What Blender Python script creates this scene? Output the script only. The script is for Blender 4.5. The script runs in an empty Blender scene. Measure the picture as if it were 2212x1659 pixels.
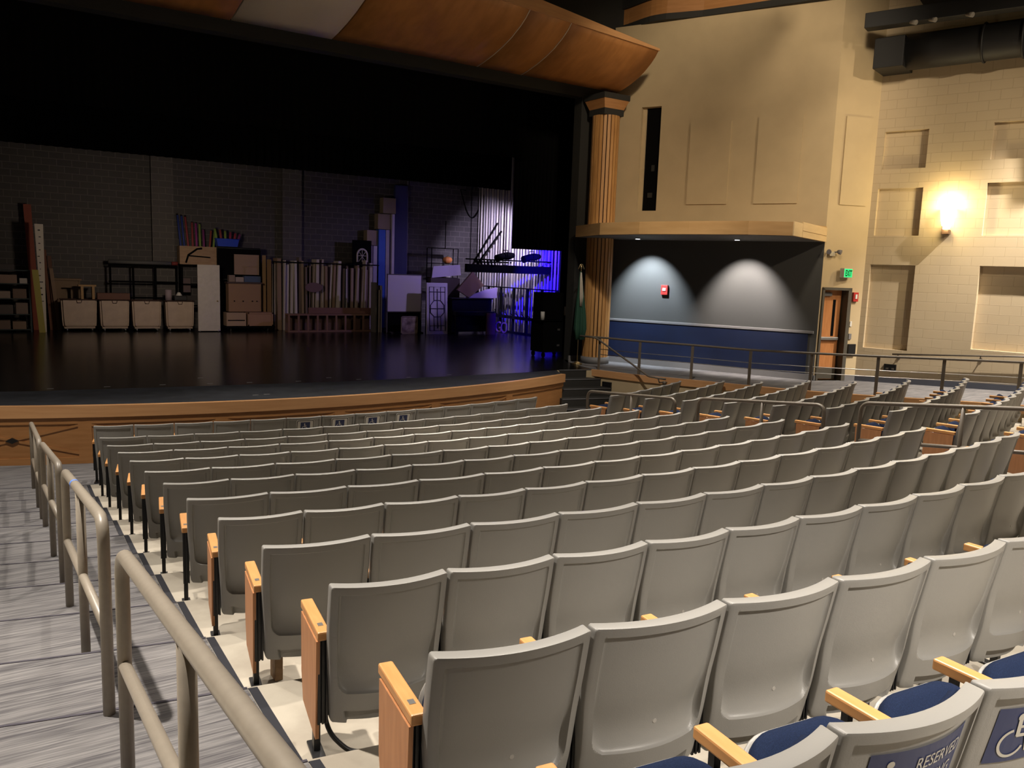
import bpy, bmesh, math, random
from mathutils import Vector, Matrix
random.seed(7)
sc = bpy.context.scene
COL = sc.collection

# ------------------------------------------------------------------ camera
cam_d = bpy.data.cameras.new('camera'); cam = bpy.data.objects.new('camera', cam_d); COL.objects.link(cam)
cam_d.sensor_width = 36.0; cam_d.lens = 1765.1 / 2212 * 36; cam_d.clip_end = 200; cam_d.clip_start = 0.05
X = Vector((0.844, -0.5352, 0.0349)).normalized(); Z = Vector((-0.5345, -0.8339, 0.1376)).normalized()
Y = Z.cross(X).normalized(); X = Y.cross(Z)
cam.matrix_world = Matrix(((X.x, Y.x, Z.x, -4.668), (X.y, Y.y, Z.y, -28.317), (X.z, Y.z, Z.z, 3.17), (0, 0, 0, 1)))
sc.camera = cam

# ------------------------------------------------------------------ world, exposure
sc.view_settings.view_transform = 'Standard'; sc.view_settings.look = 'None'
sc.view_settings.gamma = 1.0; sc.view_settings.use_curve_mapping = False
sc.view_settings.exposure = 0.0
w = bpy.data.worlds.new('world'); sc.world = w; w.use_nodes = True
w.node_tree.nodes['Background'].inputs[0].default_value = (1, 0.9, 0.8, 1)
w.node_tree.nodes['Background'].inputs[1].default_value = 0.0015

# ------------------------------------------------------------------ house and stage lights
HOUSE = 2.3; HOUSE_SET = {'house_downlight', 'pool_downlight', 'side_wall_wash', 'plaster_wash', 'block_wall_downlight', 'rear_row_light', 'stage_front_light', 'soffit_downlight', 'sconce_bulb'}
def lamp(kind, name, loc, target, power, color, size=0.15, angle=90, blend=0.5):
    d = bpy.data.lights.new(name, kind); o = bpy.data.objects.new(name, d); COL.objects.link(o)
    d.energy = power * (HOUSE if kind != 'X' and name in HOUSE_SET else 1.0); d.color = color; o.location = loc
    if kind == 'SPOT':
        d.spot_size = math.radians(angle); d.spot_blend = blend; d.shadow_soft_size = size
    elif kind == 'AREA':
        d.shape = 'DISK'; d.size = size
    else:
        d.shadow_soft_size = size
    if target is not None:
        o.rotation_euler = (Vector(target) - Vector(loc)).to_track_quat('-Z', 'Y').to_euler()
    return o
WARM = (1.0, 0.82, 0.60); NEUT = (1.0, 0.905, 0.80)
# ceiling downlights over the seating
for (x, y, p) in [(-6.3, -22.6, 1350), (0.2, -22.8, 850), (3.4, -22.2, 800), (8.0, -22.4, 800),
                  (-6.4, -18.0, 560), (-0.4, -17.6, 800), (3.2, -17.6, 800), (7.8, -17.6, 800),
                  (-5.6, -14.9, 360), (-0.6, -14.9, 560), (4.0, -14.9, 520)]:
    lamp('SPOT', 'house_downlight', (x, y, 10.2), (x * 0.96, y - 3.0, 0.6), p * 2.0, NEUT, 0.10, 62, 0.9)
lamp('SPOT', 'pool_downlight', (1.2, -17.6, 10.2), (0.5, -19.7, 1.0), 2600, NEUT, 0.05, 24, 0.8)
lamp('SPOT', 'rear_row_light', (-2.6, -31.2, 7.6), (-1.6, -26.2, 1.6), 22, NEUT, 0.15, 50, 0.9)
lamp('SPOT', 'rear_row_light', (-2.0, -29.8, 5.4), (-1.5, -27.2, 1.6), 580, NEUT, 0.12, 56, 1.0)
lamp('SPOT', 'rear_row_light', (-1.6, -26.4, 9.8), (-1.6, -26.9, 1.6), 480, NEUT, 0.12, 40, 0.9)
lamp('SPOT', 'stage_front_light', (-5.5, -20.6, 9.9), (-4.2, -13.6, 0.5), 1000, NEUT, 0.15, 46, 0.9)
lamp('SPOT', 'stage_front_light', (2.0, -21.0, 9.9), (2.2, -13.8, 0.6), 800, NEUT, 0.15, 46, 0.9)
lamp('SPOT', 'stage_front_light', (3.0, -19.5, 9.9), (7.6, -13.6, 0.8), 900, NEUT, 0.15, 44, 0.9)
lamp('SPOT', 'side_wall_wash', (10.4, -27.0, 8.8), (11.8, -16.6, 4.8), 900, WARM, 0.10, 44, 0.8)
lamp('SPOT', 'plaster_wash', (3.2, -22.0, 9.7), (10.2, -14.2, 6.6), 1500, WARM, 0.45, 50, 0.8)
lamp('SPOT', 'block_wall_downlight', (12.75, -22.3, 8.6), (13.6, -20.4, 3.0), 3000, NEUT, 0.05, 72, 0.9)
# two recessed downlights in the soffit by the stage
lamp('SPOT', 'soffit_downlight', (8.60, -13.06, 4.02), (9.45, -12.62, 2.55), 700, (0.78, 0.89, 1.0), 0.03, 76, 0.75)
lamp('SPOT', 'soffit_downlight', (9.62, -15.24, 4.02), (10.47, -14.82, 2.55), 660, (1.0, 0.90, 0.84), 0.03, 76, 0.75)
# work lights in the wing and over the back of the stage
lamp('SPOT', 'blue_wing_light', (9.75, -7.5, 4.3), (11.95, -5.4, 2.4), 6500, (0.02, 0.006, 1.0), 0.05, 70, 0.5)
lamp('SPOT', 'white_wing_light', (9.9, -3.9, 4.6), (11.95, -1.9, 3.2), 1000, (0.72, 0.62, 1.0), 0.05, 100, 0.5)
lamp('SPOT', 'blue_fill_light', (10.6, -6.0, 5.0), (7.6, -1.6, 1.9), 330, (0.55, 0.42, 1.0), 0.1, 75, 0.8)
lamp('AREA', 'stage_work_light', (-0.5, -6.5, 3.6), (0.8, 0.0, 1.7), 72, (1.0, 0.80, 0.64), 0.6)

# ------------------------------------------------------------------ materials
MATS = {}
def mat(name, col, rough=0.6, metal=0.0, emit=None, estr=0.0, var=0.0, vscale=8.0, stretch=(1, 1, 1), col2=None, bump=0.0, bscale=60.0, spec=0.5, uv=False):
    if name in MATS: return MATS[name]
    m = bpy.data.materials.new(name); m.use_nodes = True; nt = m.node_tree; b = nt.nodes['Principled BSDF']
    b.inputs['Base Color'].default_value = (*col, 1); b.inputs['Roughness'].default_value = rough
    b.inputs['Metallic'].default_value = metal; b.inputs['Specular IOR Level'].default_value = spec
    if emit:
        b.inputs['Emission Color'].default_value = (*emit, 1); b.inputs['Emission Strength'].default_value = estr
    tc = nt.nodes.new('ShaderNodeTexCoord'); mp = nt.nodes.new('ShaderNodeMapping'); mp.inputs['Scale'].default_value = stretch
    nt.links.new(tc.outputs['UV' if uv else 'Object'], mp.inputs[0])
    if var > 0 or col2:
        n = nt.nodes.new('ShaderNodeTexNoise'); n.inputs['Scale'].default_value = vscale; n.inputs['Detail'].default_value = 4
        nt.links.new(mp.outputs[0], n.inputs['Vector'])
        r = nt.nodes.new('ShaderNodeValToRGB'); r.color_ramp.elements[0].position = 0.35; r.color_ramp.elements[1].position = 0.65
        c2 = col2 or tuple(c * (1 + var) for c in col); c1 = col if col2 else tuple(c * (1 - var) for c in col)
        r.color_ramp.elements[0].color = (*c1, 1); r.color_ramp.elements[1].color = (*c2, 1)
        nt.links.new(n.outputs['Fac'], r.inputs[0]); nt.links.new(r.outputs[0], b.inputs['Base Color'])
    if bump > 0:
        n2 = nt.nodes.new('ShaderNodeTexNoise'); n2.inputs['Scale'].default_value = bscale; n2.inputs['Detail'].default_value = 3
        nt.links.new(mp.outputs[0], n2.inputs['Vector'])
        bp = nt.nodes.new('ShaderNodeBump'); bp.inputs['Strength'].default_value = bump; bp.inputs['Distance'].default_value = 0.01
        nt.links.new(n2.outputs['Fac'], bp.inputs['Height']); nt.links.new(bp.outputs[0], b.inputs['Normal'])
    MATS[name] = m; return m
def block_mat(name, c1, c2, mortar, bump=0.5, rough=0.7, bw=0.4, bh=0.2, msize=0.006):
    m = bpy.data.materials.new(name); m.use_nodes = True; nt = m.node_tree; b = nt.nodes['Principled BSDF']; b.inputs['Roughness'].default_value = rough
    tc = nt.nodes.new('ShaderNodeTexCoord'); br = nt.nodes.new('ShaderNodeTexBrick')
    br.inputs['Color1'].default_value = (*c1, 1); br.inputs['Color2'].default_value = (*c2, 1); br.inputs['Mortar'].default_value = (*mortar, 1)
    br.inputs['Scale'].default_value = 1.0; br.inputs['Brick Width'].default_value = bw; br.inputs['Row Height'].default_value = bh; br.inputs['Mortar Size'].default_value = msize
    br.inputs['Mortar Smooth'].default_value = 0.3
    nt.links.new(tc.outputs['UV'], br.inputs['Vector']); nt.links.new(br.outputs['Color'], b.inputs['Base Color'])
    bp = nt.nodes.new('ShaderNodeBump'); bp.inputs['Strength'].default_value = bump; bp.inputs['Distance'].default_value = 0.012; bp.invert = True
    nt.links.new(br.outputs['Fac'], bp.inputs['Height']); nt.links.new(bp.outputs[0], b.inputs['Normal'])
    MATS[name] = m; return m
def carpet_mat():
    m = bpy.data.materials.new('striped_carpet'); m.use_nodes = True; nt = m.node_tree; b = nt.nodes['Principled BSDF']
    b.inputs['Roughness'].default_value = 0.95; b.inputs['Specular IOR Level'].default_value = 0.1
    tc = nt.nodes.new('ShaderNodeTexCoord')
    def noise(scale, sx, sy, det=2):
        mp = nt.nodes.new('ShaderNodeMapping'); mp.inputs['Scale'].default_value = (sx, sy, 1); nt.links.new(tc.outputs['UV'], mp.inputs[0])
        n = nt.nodes.new('ShaderNodeTexNoise'); n.inputs['Scale'].default_value = scale; n.inputs['Detail'].default_value = det
        nt.links.new(mp.outputs[0], n.inputs['Vector']); return n.outputs['Fac']
    a = noise(1.0, 2.0, 62); c = noise(1.0, 1.4, 12); e = noise(1.0, 5, 190)
    mx = nt.nodes.new('ShaderNodeMath'); mx.operation = 'MULTIPLY_ADD'; mx.inputs[1].default_value = 0.48; nt.links.new(a, mx.inputs[0])
    m2 = nt.nodes.new('ShaderNodeMath'); m2.operation = 'MULTIPLY_ADD'; m2.inputs[1].default_value = 0.3; nt.links.new(c, m2.inputs[0])
    m3 = nt.nodes.new('ShaderNodeMath'); m3.operation = 'MULTIPLY'; m3.inputs[1].default_value = 0.30; nt.links.new(e, m3.inputs[0])
    nt.links.new(m3.outputs[0], m2.inputs[2]); nt.links.new(m2.outputs[0], mx.inputs[2])
    r = nt.nodes.new('ShaderNodeValToRGB'); r.color_ramp.elements[0].position = 0.42; r.color_ramp.elements[1].position = 0.66
    r.color_ramp.elements[0].color = (0.075, 0.072, 0.078, 1); r.color_ramp.elements[1].color = (0.235, 0.228, 0.225, 1)
    nt.links.new(mx.outputs[0], r.inputs[0]); nt.links.new(r.outputs[0], b.inputs['Base Color'])
    bp = nt.nodes.new('ShaderNodeBump'); bp.inputs['Strength'].default_value = 0.4; bp.inputs['Distance'].default_value = 0.006
    nt.links.new(e, bp.inputs['Height']); nt.links.new(bp.outputs[0], b.inputs['Normal'])
    return m
M_carpet = carpet_mat()
M_seat = mat('grey_seat_plastic', (0.29, 0.283, 0.264), 0.42, bump=0.06, bscale=220)
M_fab = mat('navy_upholstery', (0.009, 0.017, 0.046), 0.92, var=0.22, vscale=300, bump=0.25, bscale=420, spec=0.15)
M_maple = mat('maple_armrest', (0.60, 0.285, 0.095), 0.38, col2=(0.68, 0.34, 0.125), vscale=5, stretch=(8, 1, 8))
M_panel = mat('maple_end_panel', (0.50, 0.225, 0.092), 0.45, col2=(0.58, 0.27, 0.115), vscale=4, stretch=(8, 8, 1))
M_black = mat('black_metal', (0.008, 0.008, 0.009), 0.4)
M_steel = mat('brushed_steel', (0.45, 0.44, 0.42), 0.35, 0.9)
M_conc = mat('bare_concrete', (0.34, 0.30, 0.24), 0.85, col2=(0.45, 0.41, 0.335), vscale=3.2, bump=0.15, bscale=40)
M_nosing = mat('charcoal_carpet_edging', (0.018, 0.019, 0.026), 0.9)
M_nose2 = mat('purple_grey_nosing', (0.055, 0.05, 0.065), 0.9)
M_rail = mat('taupe_painted_pipe', (0.30, 0.262, 0.21), 0.38, var=0.04, vscale=30)
M_bronze = mat('dark_bronze_metal', (0.14, 0.118, 0.092), 0.42, 0.1)
M_tape = mat('blue_tape', (0.12, 0.25, 0.75), 0.6)
M_plast = mat('tan_plaster', (0.47, 0.365, 0.215), 0.85, var=0.03, vscale=2, bump=0.08, bscale=120)
M_greyp = mat('charcoal_wall_paint', (0.055, 0.055, 0.052), 0.75, bump=0.1, bscale=150)
M_navyw = mat('navy_wainscot', (0.0008, 0.0062, 0.032), 0.55, var=0.1, vscale=3)
M_greytrim = mat('grey_trim', (0.16, 0.155, 0.155), 0.6)
M_wood = mat('cherry_wood', (0.36, 0.165, 0.055), 0.42, col2=(0.42, 0.20, 0.072), vscale=2.2, stretch=(1, 1, 9))
M_lip = mat('light_wood_lip', (0.52, 0.27, 0.115), 0.4, col2=(0.58, 0.315, 0.14), vscale=1.5, stretch=(1, 1, 14))
M_canopy = mat('wood_canopy_veneer', (0.33, 0.135, 0.035), 0.5, col2=(0.44, 0.19, 0.055), vscale=1.6, stretch=(3, 1, 1))
M_white = mat('off_white_panel', (0.55, 0.47, 0.38), 0.7)
M_stage = mat('black_stage_floor', (0.008, 0.0075, 0.0075), 0.22, bump=0.04, bscale=9, spec=0.4)
M_apron = mat('charcoal_apron', (0.020, 0.022, 0.027), 0.6, var=0.25, vscale=4)
M_blk = mat('black_drape', (0.0045, 0.0045, 0.0045), 0.95, spec=0.05)
M_dark = mat('dark_paint', (0.02, 0.019, 0.016), 0.8)
M_cmu = block_mat('tan_block', (0.50, 0.40, 0.26), (0.49, 0.39, 0.25), (0.42, 0.33, 0.21), 0.35)
M_cmug = block_mat('grey_block', (0.056, 0.050, 0.045), (0.046, 0.042, 0.038), (0.105, 0.095, 0.084), 0.5, msize=0.014)
M_doorw = mat('door_veneer', (0.42, 0.165, 0.05), 0.45, col2=(0.50, 0.21, 0.07), vscale=3, stretch=(6, 6, 1))
M_frame = mat('taupe_door_frame', (0.075, 0.066, 0.05), 0.5)
M_red = mat('red_plastic', (0.42, 0.03, 0.025), 0.4)
M_exit = mat('green_exit_face', (0.02, 0.4, 0.15), 0.5, emit=(0.02, 0.85, 0.22), estr=0.95)
M_exitd = mat('green_exit_letters', (0.0, 0.03, 0.01), 0.5, emit=(0.0, 0.06, 0.015), estr=1.0)
M_lampg = mat('lit_sconce_glass', (0.9, 0.8, 0.6), 0.5, emit=(1.0, 0.80, 0.42), estr=14)
M_spotg = mat('lit_downlight_lens', (0.9, 0.9, 0.9), 0.5, emit=(0.9, 0.95, 1.0), estr=4)
M_flagg = mat('green_flag_cloth', (0.01, 0.055, 0.03), 0.8)
M_flagw = mat('cream_flag_cloth', (0.45, 0.40, 0.32), 0.8)
M_brass = mat('brass_pole', (0.55, 0.42, 0.22), 0.3, 0.9)
M_signw = mat('white_sign', (0.62, 0.60, 0.55), 0.5)
M_signb = mat('blue_sign', (0.020, 0.032, 0.105), 0.5)
M_letter = mat('silver_lettering', (0.50, 0.48, 0.42), 0.5)
M_signk = mat('sign_border_black', (0.012, 0.012, 0.012), 0.5)
M_cart = mat('cream_cart_plastic', (0.44, 0.34, 0.26), 0.6, var=0.06, vscale=4)
M_ply = mat('plywood', (0.32, 0.20, 0.11), 0.7, col2=(0.38, 0.25, 0.14), vscale=4, stretch=(1, 1, 5))
M_whitew = mat('white_painted_wood', (0.50, 0.46, 0.42), 0.65, var=0.05)
def cmat(name, c, r=0.7): return mat(name, c, r)

# ------------------------------------------------------------------ mesh helpers
def T(loc=(0, 0, 0), rz=0.0, rx=0.0, ry=0.0):
    return Matrix.Translation(loc) @ Matrix.Rotation(rz, 4, 'Z') @ Matrix.Rotation(rx, 4, 'X') @ Matrix.Rotation(ry, 4, 'Y')
def box(bm, lo, hi, m=None, bev=0.0, seg=2):
    a = bmesh.new(); bmesh.ops.create_cube(a, size=1)
    for v in a.verts:
        v.co = Vector([lo[i] + (v.co[i] + 0.5) * (hi[i] - lo[i]) for i in range(3)])
    if bev > 0: bmesh.ops.bevel(a, geom=a.edges[:], offset=bev, segments=seg, affect='EDGES', profile=0.5)
    merge(bm, a, m)
def merge(bm, a, m=None):
    mp = {}
    for v in a.verts: mp[v] = bm.verts.new(m @ v.co if m else v.co)
    for f in a.faces:
        try:
            g = bm.faces.new([mp[v] for v in f.verts]); g.smooth = f.smooth
        except ValueError: pass
    a.free()
def tube(bm, pts, r, seg=10, closed=False, cap=True):
    pts = [Vector(p) for p in pts]; n = len(pts); rings = []; up = None
    for i, p in enumerate(pts):
        if closed: d = pts[(i + 1) % n] - pts[i - 1]
        else: d = pts[min(i + 1, n - 1)] - pts[max(i - 1, 0)]
        d.normalize()
        if up is None: up = Vector((0, 0, 1)) if abs(d.z) < 0.9 else Vector((1, 0, 0))
        s = d.cross(up)
        if s.length < 1e-4: s = d.cross(Vector((0.3, 1, 0.2)))
        s.normalize(); up = s.cross(d).normalized()
        rr = r[i] if isinstance(r, (list, tuple)) else r
        rings.append([bm.verts.new(p + (s * math.cos(t) + up * math.sin(t)) * rr) for t in [2 * math.pi * k / seg for k in range(seg)]])
    for i in range(n if closed else n - 1):
        a, b = rings[i], rings[(i + 1) % n]
        for k in range(seg):
            f = bm.faces.new((a[k], a[(k + 1) % seg], b[(k + 1) % seg], b[k])); f.smooth = True
    if cap and not closed:
        bm.faces.new(rings[0][::-1]); bm.faces.new(rings[-1])
def cyl(bm, p, r, h, seg=16, r2=None):
    p = Vector(p); tube(bm, [p, p + Vector((0, 0, h))], [r, r if r2 is None else r2], seg)
def bend(pts, rad, n=5):
    """polyline with rounded corners"""
    P = [Vector(p) for p in pts]; out = [P[0]]
    for i in range(1, len(P) - 1):
        a = (P[i - 1] - P[i]).normalized(); b = (P[i + 1] - P[i]).normalized()
        p0 = P[i] + a * rad; p1 = P[i] + b * rad
        for k in range(n + 1):
            t = k / n; out.append(p0 * (1 - t) ** 2 + P[i] * 2 * t * (1 - t) + p1 * t * t)
    out.append(P[-1]); return out
def extr(bm, poly, z0, z1, uvw=None):
    """vertical prism over a plan polygon"""
    a = [bm.verts.new((x, y, z0)) for x, y in poly]
    b = [bm.verts.new((x, y, z1 if not callable(z1) else z1(x, y))) for x, y in poly]
    n = len(poly); bm.faces.new(b); bm.faces.new(a[::-1])
    for i in range(n): bm.faces.new((a[i], a[(i + 1) % n], b[(i + 1) % n], b[i]))
def slab(bm, poly, depth, m):
    """polygon in local (x,z), extruded along local +y by depth, then transformed"""
    a = [bm.verts.new(m @ Vector((x, 0, z))) for x, z in poly]; b = [bm.verts.new(m @ Vector((x, depth, z))) for x, z in poly]
    n = len(poly); bm.faces.new(a); bm.faces.new(b[::-1])
    for i in range(n): bm.faces.new((b[i], b[(i + 1) % n], a[(i + 1) % n], a[i]))
def planar_uv(me):
    uv = me.uv_layers.new(name='UVMap')
    for p in me.polygons:
        n = p.normal
        for li in p.loop_indices:
            c = me.vertices[me.loops[li].vertex_index].co
            if abs(n.z) > 0.7: uv.data[li].uv = (c.x, c.y)
            else:
                t = Vector((-n.y, n.x, 0)); t = t.normalized() if t.length > 1e-6 else Vector((1, 0, 0))
                uv.data[li].uv = (c.dot(t), c.z)
def mesh_of(name, bm, m, uv=False):
    bmesh.ops.recalc_face_normals(bm, faces=bm.faces[:])
    me = bpy.data.meshes.new(name); bm.to_mesh(me); bm.free(); me.materials.append(m)
    if uv: planar_uv(me)
    return me
def obj(name, bm, m, parent=None, loc=None, uv=False, label=None):
    me = bm if isinstance(bm, bpy.types.Mesh) else mesh_of(name, bm, m, uv)
    o = bpy.data.objects.new(name, me); COL.objects.link(o)
    if parent: o.parent = parent
    if loc: o.location = loc
    if label: o['label'] = label
    return o
def tag(o, label, cat, group=None):
    o['label'] = label; o['category'] = cat
    if group: o['group'] = group
    return o
def struct(name, bm, m, uv=False):
    o = obj(name, bm, m, uv=uv); o['kind'] = 'structure'; return o
def base_of(bms):
    c = [v.co for b in bms for v in b.verts]
    return Vector(((min(p.x for p in c) + max(p.x for p in c)) / 2, (min(p.y for p in c) + max(p.y for p in c)) / 2, min(p.z for p in c)))
def solo(name, bm, m, label, cat, group=None):
    b = base_of([bm]); bmesh.ops.translate(bm, verts=bm.verts[:], vec=-b)
    return tag(obj(name, bm, m, loc=b), label, cat, group)
def thing(name, label, cat, loc=(0, 0, 0), rz=0.0, group=None):
    o = bpy.data.objects.new(name, None); COL.objects.link(o); o.location = loc; o.rotation_euler = (0, 0, rz); o.empty_display_size = 0.1
    return tag(o, label, cat, group)
def multi(name, label, cat, parts, group=None):
    """parts: (name, bm, material[, list of sub parts[, label]]) in world coordinates"""
    allb = [p[1] for p in parts]; b = base_of(allb); t = thing(name, label, cat, b, group=group)
    for p in parts:
        bmesh.ops.translate(p[1], verts=p[1].verts[:], vec=-b)
        o = obj(p[0], p[1], p[2], t, label=p[4] if len(p) > 4 else None)
        for s in (p[3] if len(p) > 3 and p[3] else []):
            bmesh.ops.translate(s[1], verts=s[1].verts[:], vec=-b); obj(s[0], s[1], s[2], o)
    return t
def dup(o, parent=None):
    c = o.copy(); COL.objects.link(c)
    if parent: c.parent = parent
    for ch in list(o.children): dup(ch, c)
    return c
def B(): return bmesh.new()
def bxs(*args, m=None, bev=0.0):
    b = B()
    for lo, hi in args: box(b, lo, hi, m, bev)
    return b
def text_mesh(s, size, m, bold=0.0):
    c = bpy.data.curves.new('t', 'FONT'); c.body = s; c.size = size; c.align_x = 'CENTER'; c.extrude = 0.0; c.offset = bold
    o = bpy.data.objects.new('t', c); COL.objects.link(o); dg = bpy.context.evaluated_depsgraph_get(); dg.update()
    me = bpy.data.meshes.new_from_object(o.evaluated_get(dg)); bpy.data.objects.remove(o)
    b = B(); b.from_mesh(me); bpy.data.meshes.remove(me)
    if m is not None: bmesh.ops.transform(b, matrix=m, verts=b.verts[:])
    return b
UPRIGHT = Matrix.Rotation(math.pi / 2, 4, 'X')      # text lying in x,y -> standing in x,z facing -y
ORD = ['zeroth', 'first', 'second', 'third', 'fourth', 'fifth', 'sixth', 'seventh', 'eighth', 'ninth', 'tenth', 'eleventh', 'twelfth', 'thirteenth', 'fourteenth', 'fifteenth']

# ------------------------------------------------------------------ the place: numbers (x = house right, y = towards stage, origin = centre of the seat arcs)
RB = [16.367, 17.329, 18.257, 19.159, 20.051, 20.969, 21.865, 22.781, 23.697, 24.636, 25.558, 26.508, 27.444, 28.40, 29.36, 30.3]
ZB = [0.853, 0.881, 0.97, 1.079, 1.184, 1.291, 1.403, 1.518, 1.638, 1.76, 1.886, 2.012, 2.148, 2.29, 2.43, 2.57]
FZ = [0.0] + [z - 0.85 for z in ZB[1:]]
WO = [0.51, 0.523, 0.524, 0.522, 0.521, 0.538, 0.544, 0.545, 0.535, 0.557, 0.551, 0.545, 0.549, 0.528]
WE = [0.563, 0.572, 0.573, 0.576, 0.568, 0.544, 0.531, 0.538, 0.536, 0.505, 0.493, 0.498, 0.494, 0.496]
TH0 = [-0.2191, -0.2084, -0.1985, -0.1886, -0.1801, -0.1722, -0.1648, -0.1581, -0.1518, -0.146, -0.1402, -0.1363, -0.1307]
SZ = 0.9                                                  # stage level
EDGE = [(7.37, -13.22), (7.75, -14.3), (8.5, -15.58), (9.19, -17.47), (9.5, -18.38), (9.86, -19.15), (10.3, -19.95), (10.75, -20.95), (11.3, -22.2), (12.0, -24.0), (12.6, -26.0)]
def zramp(x, y): return SZ + 0.043 * max(0.0, -16.65 - y)
def edge_x(y):
    for (x0, y0), (x1, y1) in zip(EDGE[:-1], EDGE[1:]):
        if y1 <= y <= y0: return x0 + (x1 - x0) * (y0 - y) / (y0 - y1)
    return EDGE[0][0] if y > EDGE[0][1] else EDGE[-1][0]
A0 = Vector((8.96, -11.68, 0)); A1 = Vector((11.26, -16.31, 0)); AD = (A1 - A0).normalized()
B1 = Vector((12.31, -16.65, 0)); BD = (B1 - A1).normalized()
CD = Vector((math.cos(math.radians(72)), -math.sin(math.radians(72)), 0)); C1 = B1 + CD * 12
def frame(p0, d, off=0.0):
    """matrix: local x along wall, local y INTO the wall (away from the room), local z up"""
    n = Vector((-d.y, d.x, 0)); return Matrix(((d.x, n.x, 0, p0.x + n.x * off), (d.y, n.y, 0, p0.y + n.y * off), (0, 0, 1, 0), (0, 0, 0, 1)))
FA = frame(A0, AD); FB = frame(A1, BD); FC = frame(B1, CD)

# ------------------------------------------------------------------ floors
def annulus(bm, r0, r1, z0, z1, xa, xb, n=24):
    """tier between radii r0<r1 at height z1 with its front riser down to z0"""
    def X(t, y): return (xa(y) if callable(xa) else xa) * (1 - t) + (xb(y) if callable(xb) else xb) * t
    prev = None
    for i in range(n + 1):
        t = i / n; x0 = X(t, -r0); x0 = X(t, -math.sqrt(max(r0 * r0 - x0 * x0, 1))); x1 = X(t, -math.sqrt(max(r1 * r1 - x0 * x0, 1)))
        y0 = -math.sqrt(r0 * r0 - x0 * x0); y1 = -math.sqrt(r1 * r1 - x1 * x1)
        cur = (bm.verts.new((x0, y0, z0)), bm.verts.new((x0, y0, z1)), bm.verts.new((x1, y1, z1)))
        if prev:
            bm.faces.new((prev[0], cur[0], cur[1], prev[1])); bm.faces.new((prev[1], cur[1], cur[2], prev[2]))
        prev = cur
XL, XR, XR2 = -3.66, 3.90, 5.02
tiers = B(); aisle = B(); nosl = B(); nos = B()
for k in range(1, 16):
    z0 = FZ[k - 1] - (0.0 if k > 1 else 0.01); z1 = FZ[k]
    annulus(tiers, RB[k - 1], RB[k], z0, z1, XL, XR)
    annulus(tiers, RB[k - 1], RB[k], z0, z1, XR2, lambda y: edge_x(y) + 0.05)
    annulus(tiers, RB[k - 1], RB[k], z0, z1, -11.5, -4.95)
    annulus(aisle, RB[k - 1], RB[k], z0, z1, -4.95, XL, 8)
    annulus(aisle, RB[k - 1], RB[k], z0, z1, XR, XR2, 6)
    for xa, xb, n in ((-4.95, XL, 8), (XR, XR2, 6)):       # dark nosing on each step
        annulus(nosl, RB[k - 1] - 0.003, RB[k - 1] + 0.014, z0, z1 + 0.003, xa, xb, n)
    for xe, s in ((XL, 1), (XR, -1), (XR2, 1)):             # dark edging strip between carpet and concrete
        annulus(nos, RB[k - 1] + 0.02, RB[k], z1 - 0.005, z1 + 0.006, xe, xe + s * 0.045, 1)
struct('seating_tiers', tiers, M_conc)
struct('aisle_carpet', aisle, M_carpet, uv=True)
struct('aisle_edging', nos, M_nosing); struct('aisle_nosing', nosl, M_nose2)
fl = B()
front = [(x, -math.sqrt(RB[0] ** 2 - x * x)) for x in [-11.5 + 0.5 * i for i in range(int(23 / 0.5) + 1)]]
extr(fl, [(-12, -9), (-12, front[0][1])] + front + [(12, front[-1][1]), (12, -9)], -0.2, 0.0)
struct('floor', fl, M_carpet, uv=True)
ap = B(); RS = 14.95
def arc(r, a0, a1, n): return [(r * math.sin(math.radians(a0 + (a1 - a0) * i / n)), -r * math.cos(math.radians(a0 + (a1 - a0) * i / n))) for i in range(n + 1)]
AEND = 24.4
lip_out = arc(RS, -45, AEND, 60)
extr(ap, arc(RS - 0.10, -45, AEND, 60) + [(6.42, -12.92), (5.45, -13.05), (1.07, -13.2), (-1.9, -12.92), (-4.2, -12.7), (-9, -11.6), (-10.4, -10.3)], SZ - 0.08, SZ)
struct('stage_apron', ap, M_apron)
st = B()
extr(st, [(-13, 0.5), (-13, -10.0), (-10.4, -10.3), (-9, -11.6), (-4.2, -12.7), (-1.9, -12.92), (1.07, -13.2), (5.45, -13.05), (6.42, -12.92), (6.5, -12.86), (7.36, -13.04), (7.75, -11.55), (8.3, -11.0), (12.2, -11.0), (12.2, 0.5)], SZ - 0.08, SZ)
struct('stage_floor', st, M_stage)
lip = B(); a = arc(RS, -45, AEND, 60); b_ = arc(RS - 0.11, -45, AEND, 60)
extr(lip, a + b_[::-1], SZ - 0.175, SZ + 0.006)
struct('trim_stage_edge', lip, M_lip)
fas = B(); extr(fas, arc(RS - 0.07, -45, AEND, 60) + arc(RS - 0.2, AEND, -45, 60), 0.0, SZ - 0.17); struct('wall_stage_front', fas, M_wood)
# raised frames with crossed mouldings on the stage front
pan = B(); RF = RS - 0.07
def onarc(a, z, r=RF + 0.012): return Vector((r * math.sin(math.radians(a)), -r * math.cos(math.radians(a)), z))
def strip(bm, a0, z0, a1, z1, w, n=8, d=0.022):
    for i in range(n):
        p = onarc(a0 + (a1 - a0) * i / n, z0 + (z1 - z0) * i / n); q = onarc(a0 + (a1 - a0) * (i + 1) / n, z0 + (z1 - z0) * (i + 1) / n)
        mid = (p + q) / 2; ax = (q - p).normalized(); out = Vector((mid.x, mid.y, 0)).normalized(); up = out.cross(ax).normalized(); L = (q - p).length / 2 + 0.003
        mm = Matrix(((ax.x, out.x, up.x, mid.x), (ax.y, out.y, up.y, mid.y), (ax.z, out.z, up.z, mid.z), (0, 0, 0, 1)))
        box(bm, (-L, -d, -w / 2), (L, d * 0.6, w / 2), mm)
PW = 7.6; diam = B()
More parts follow.
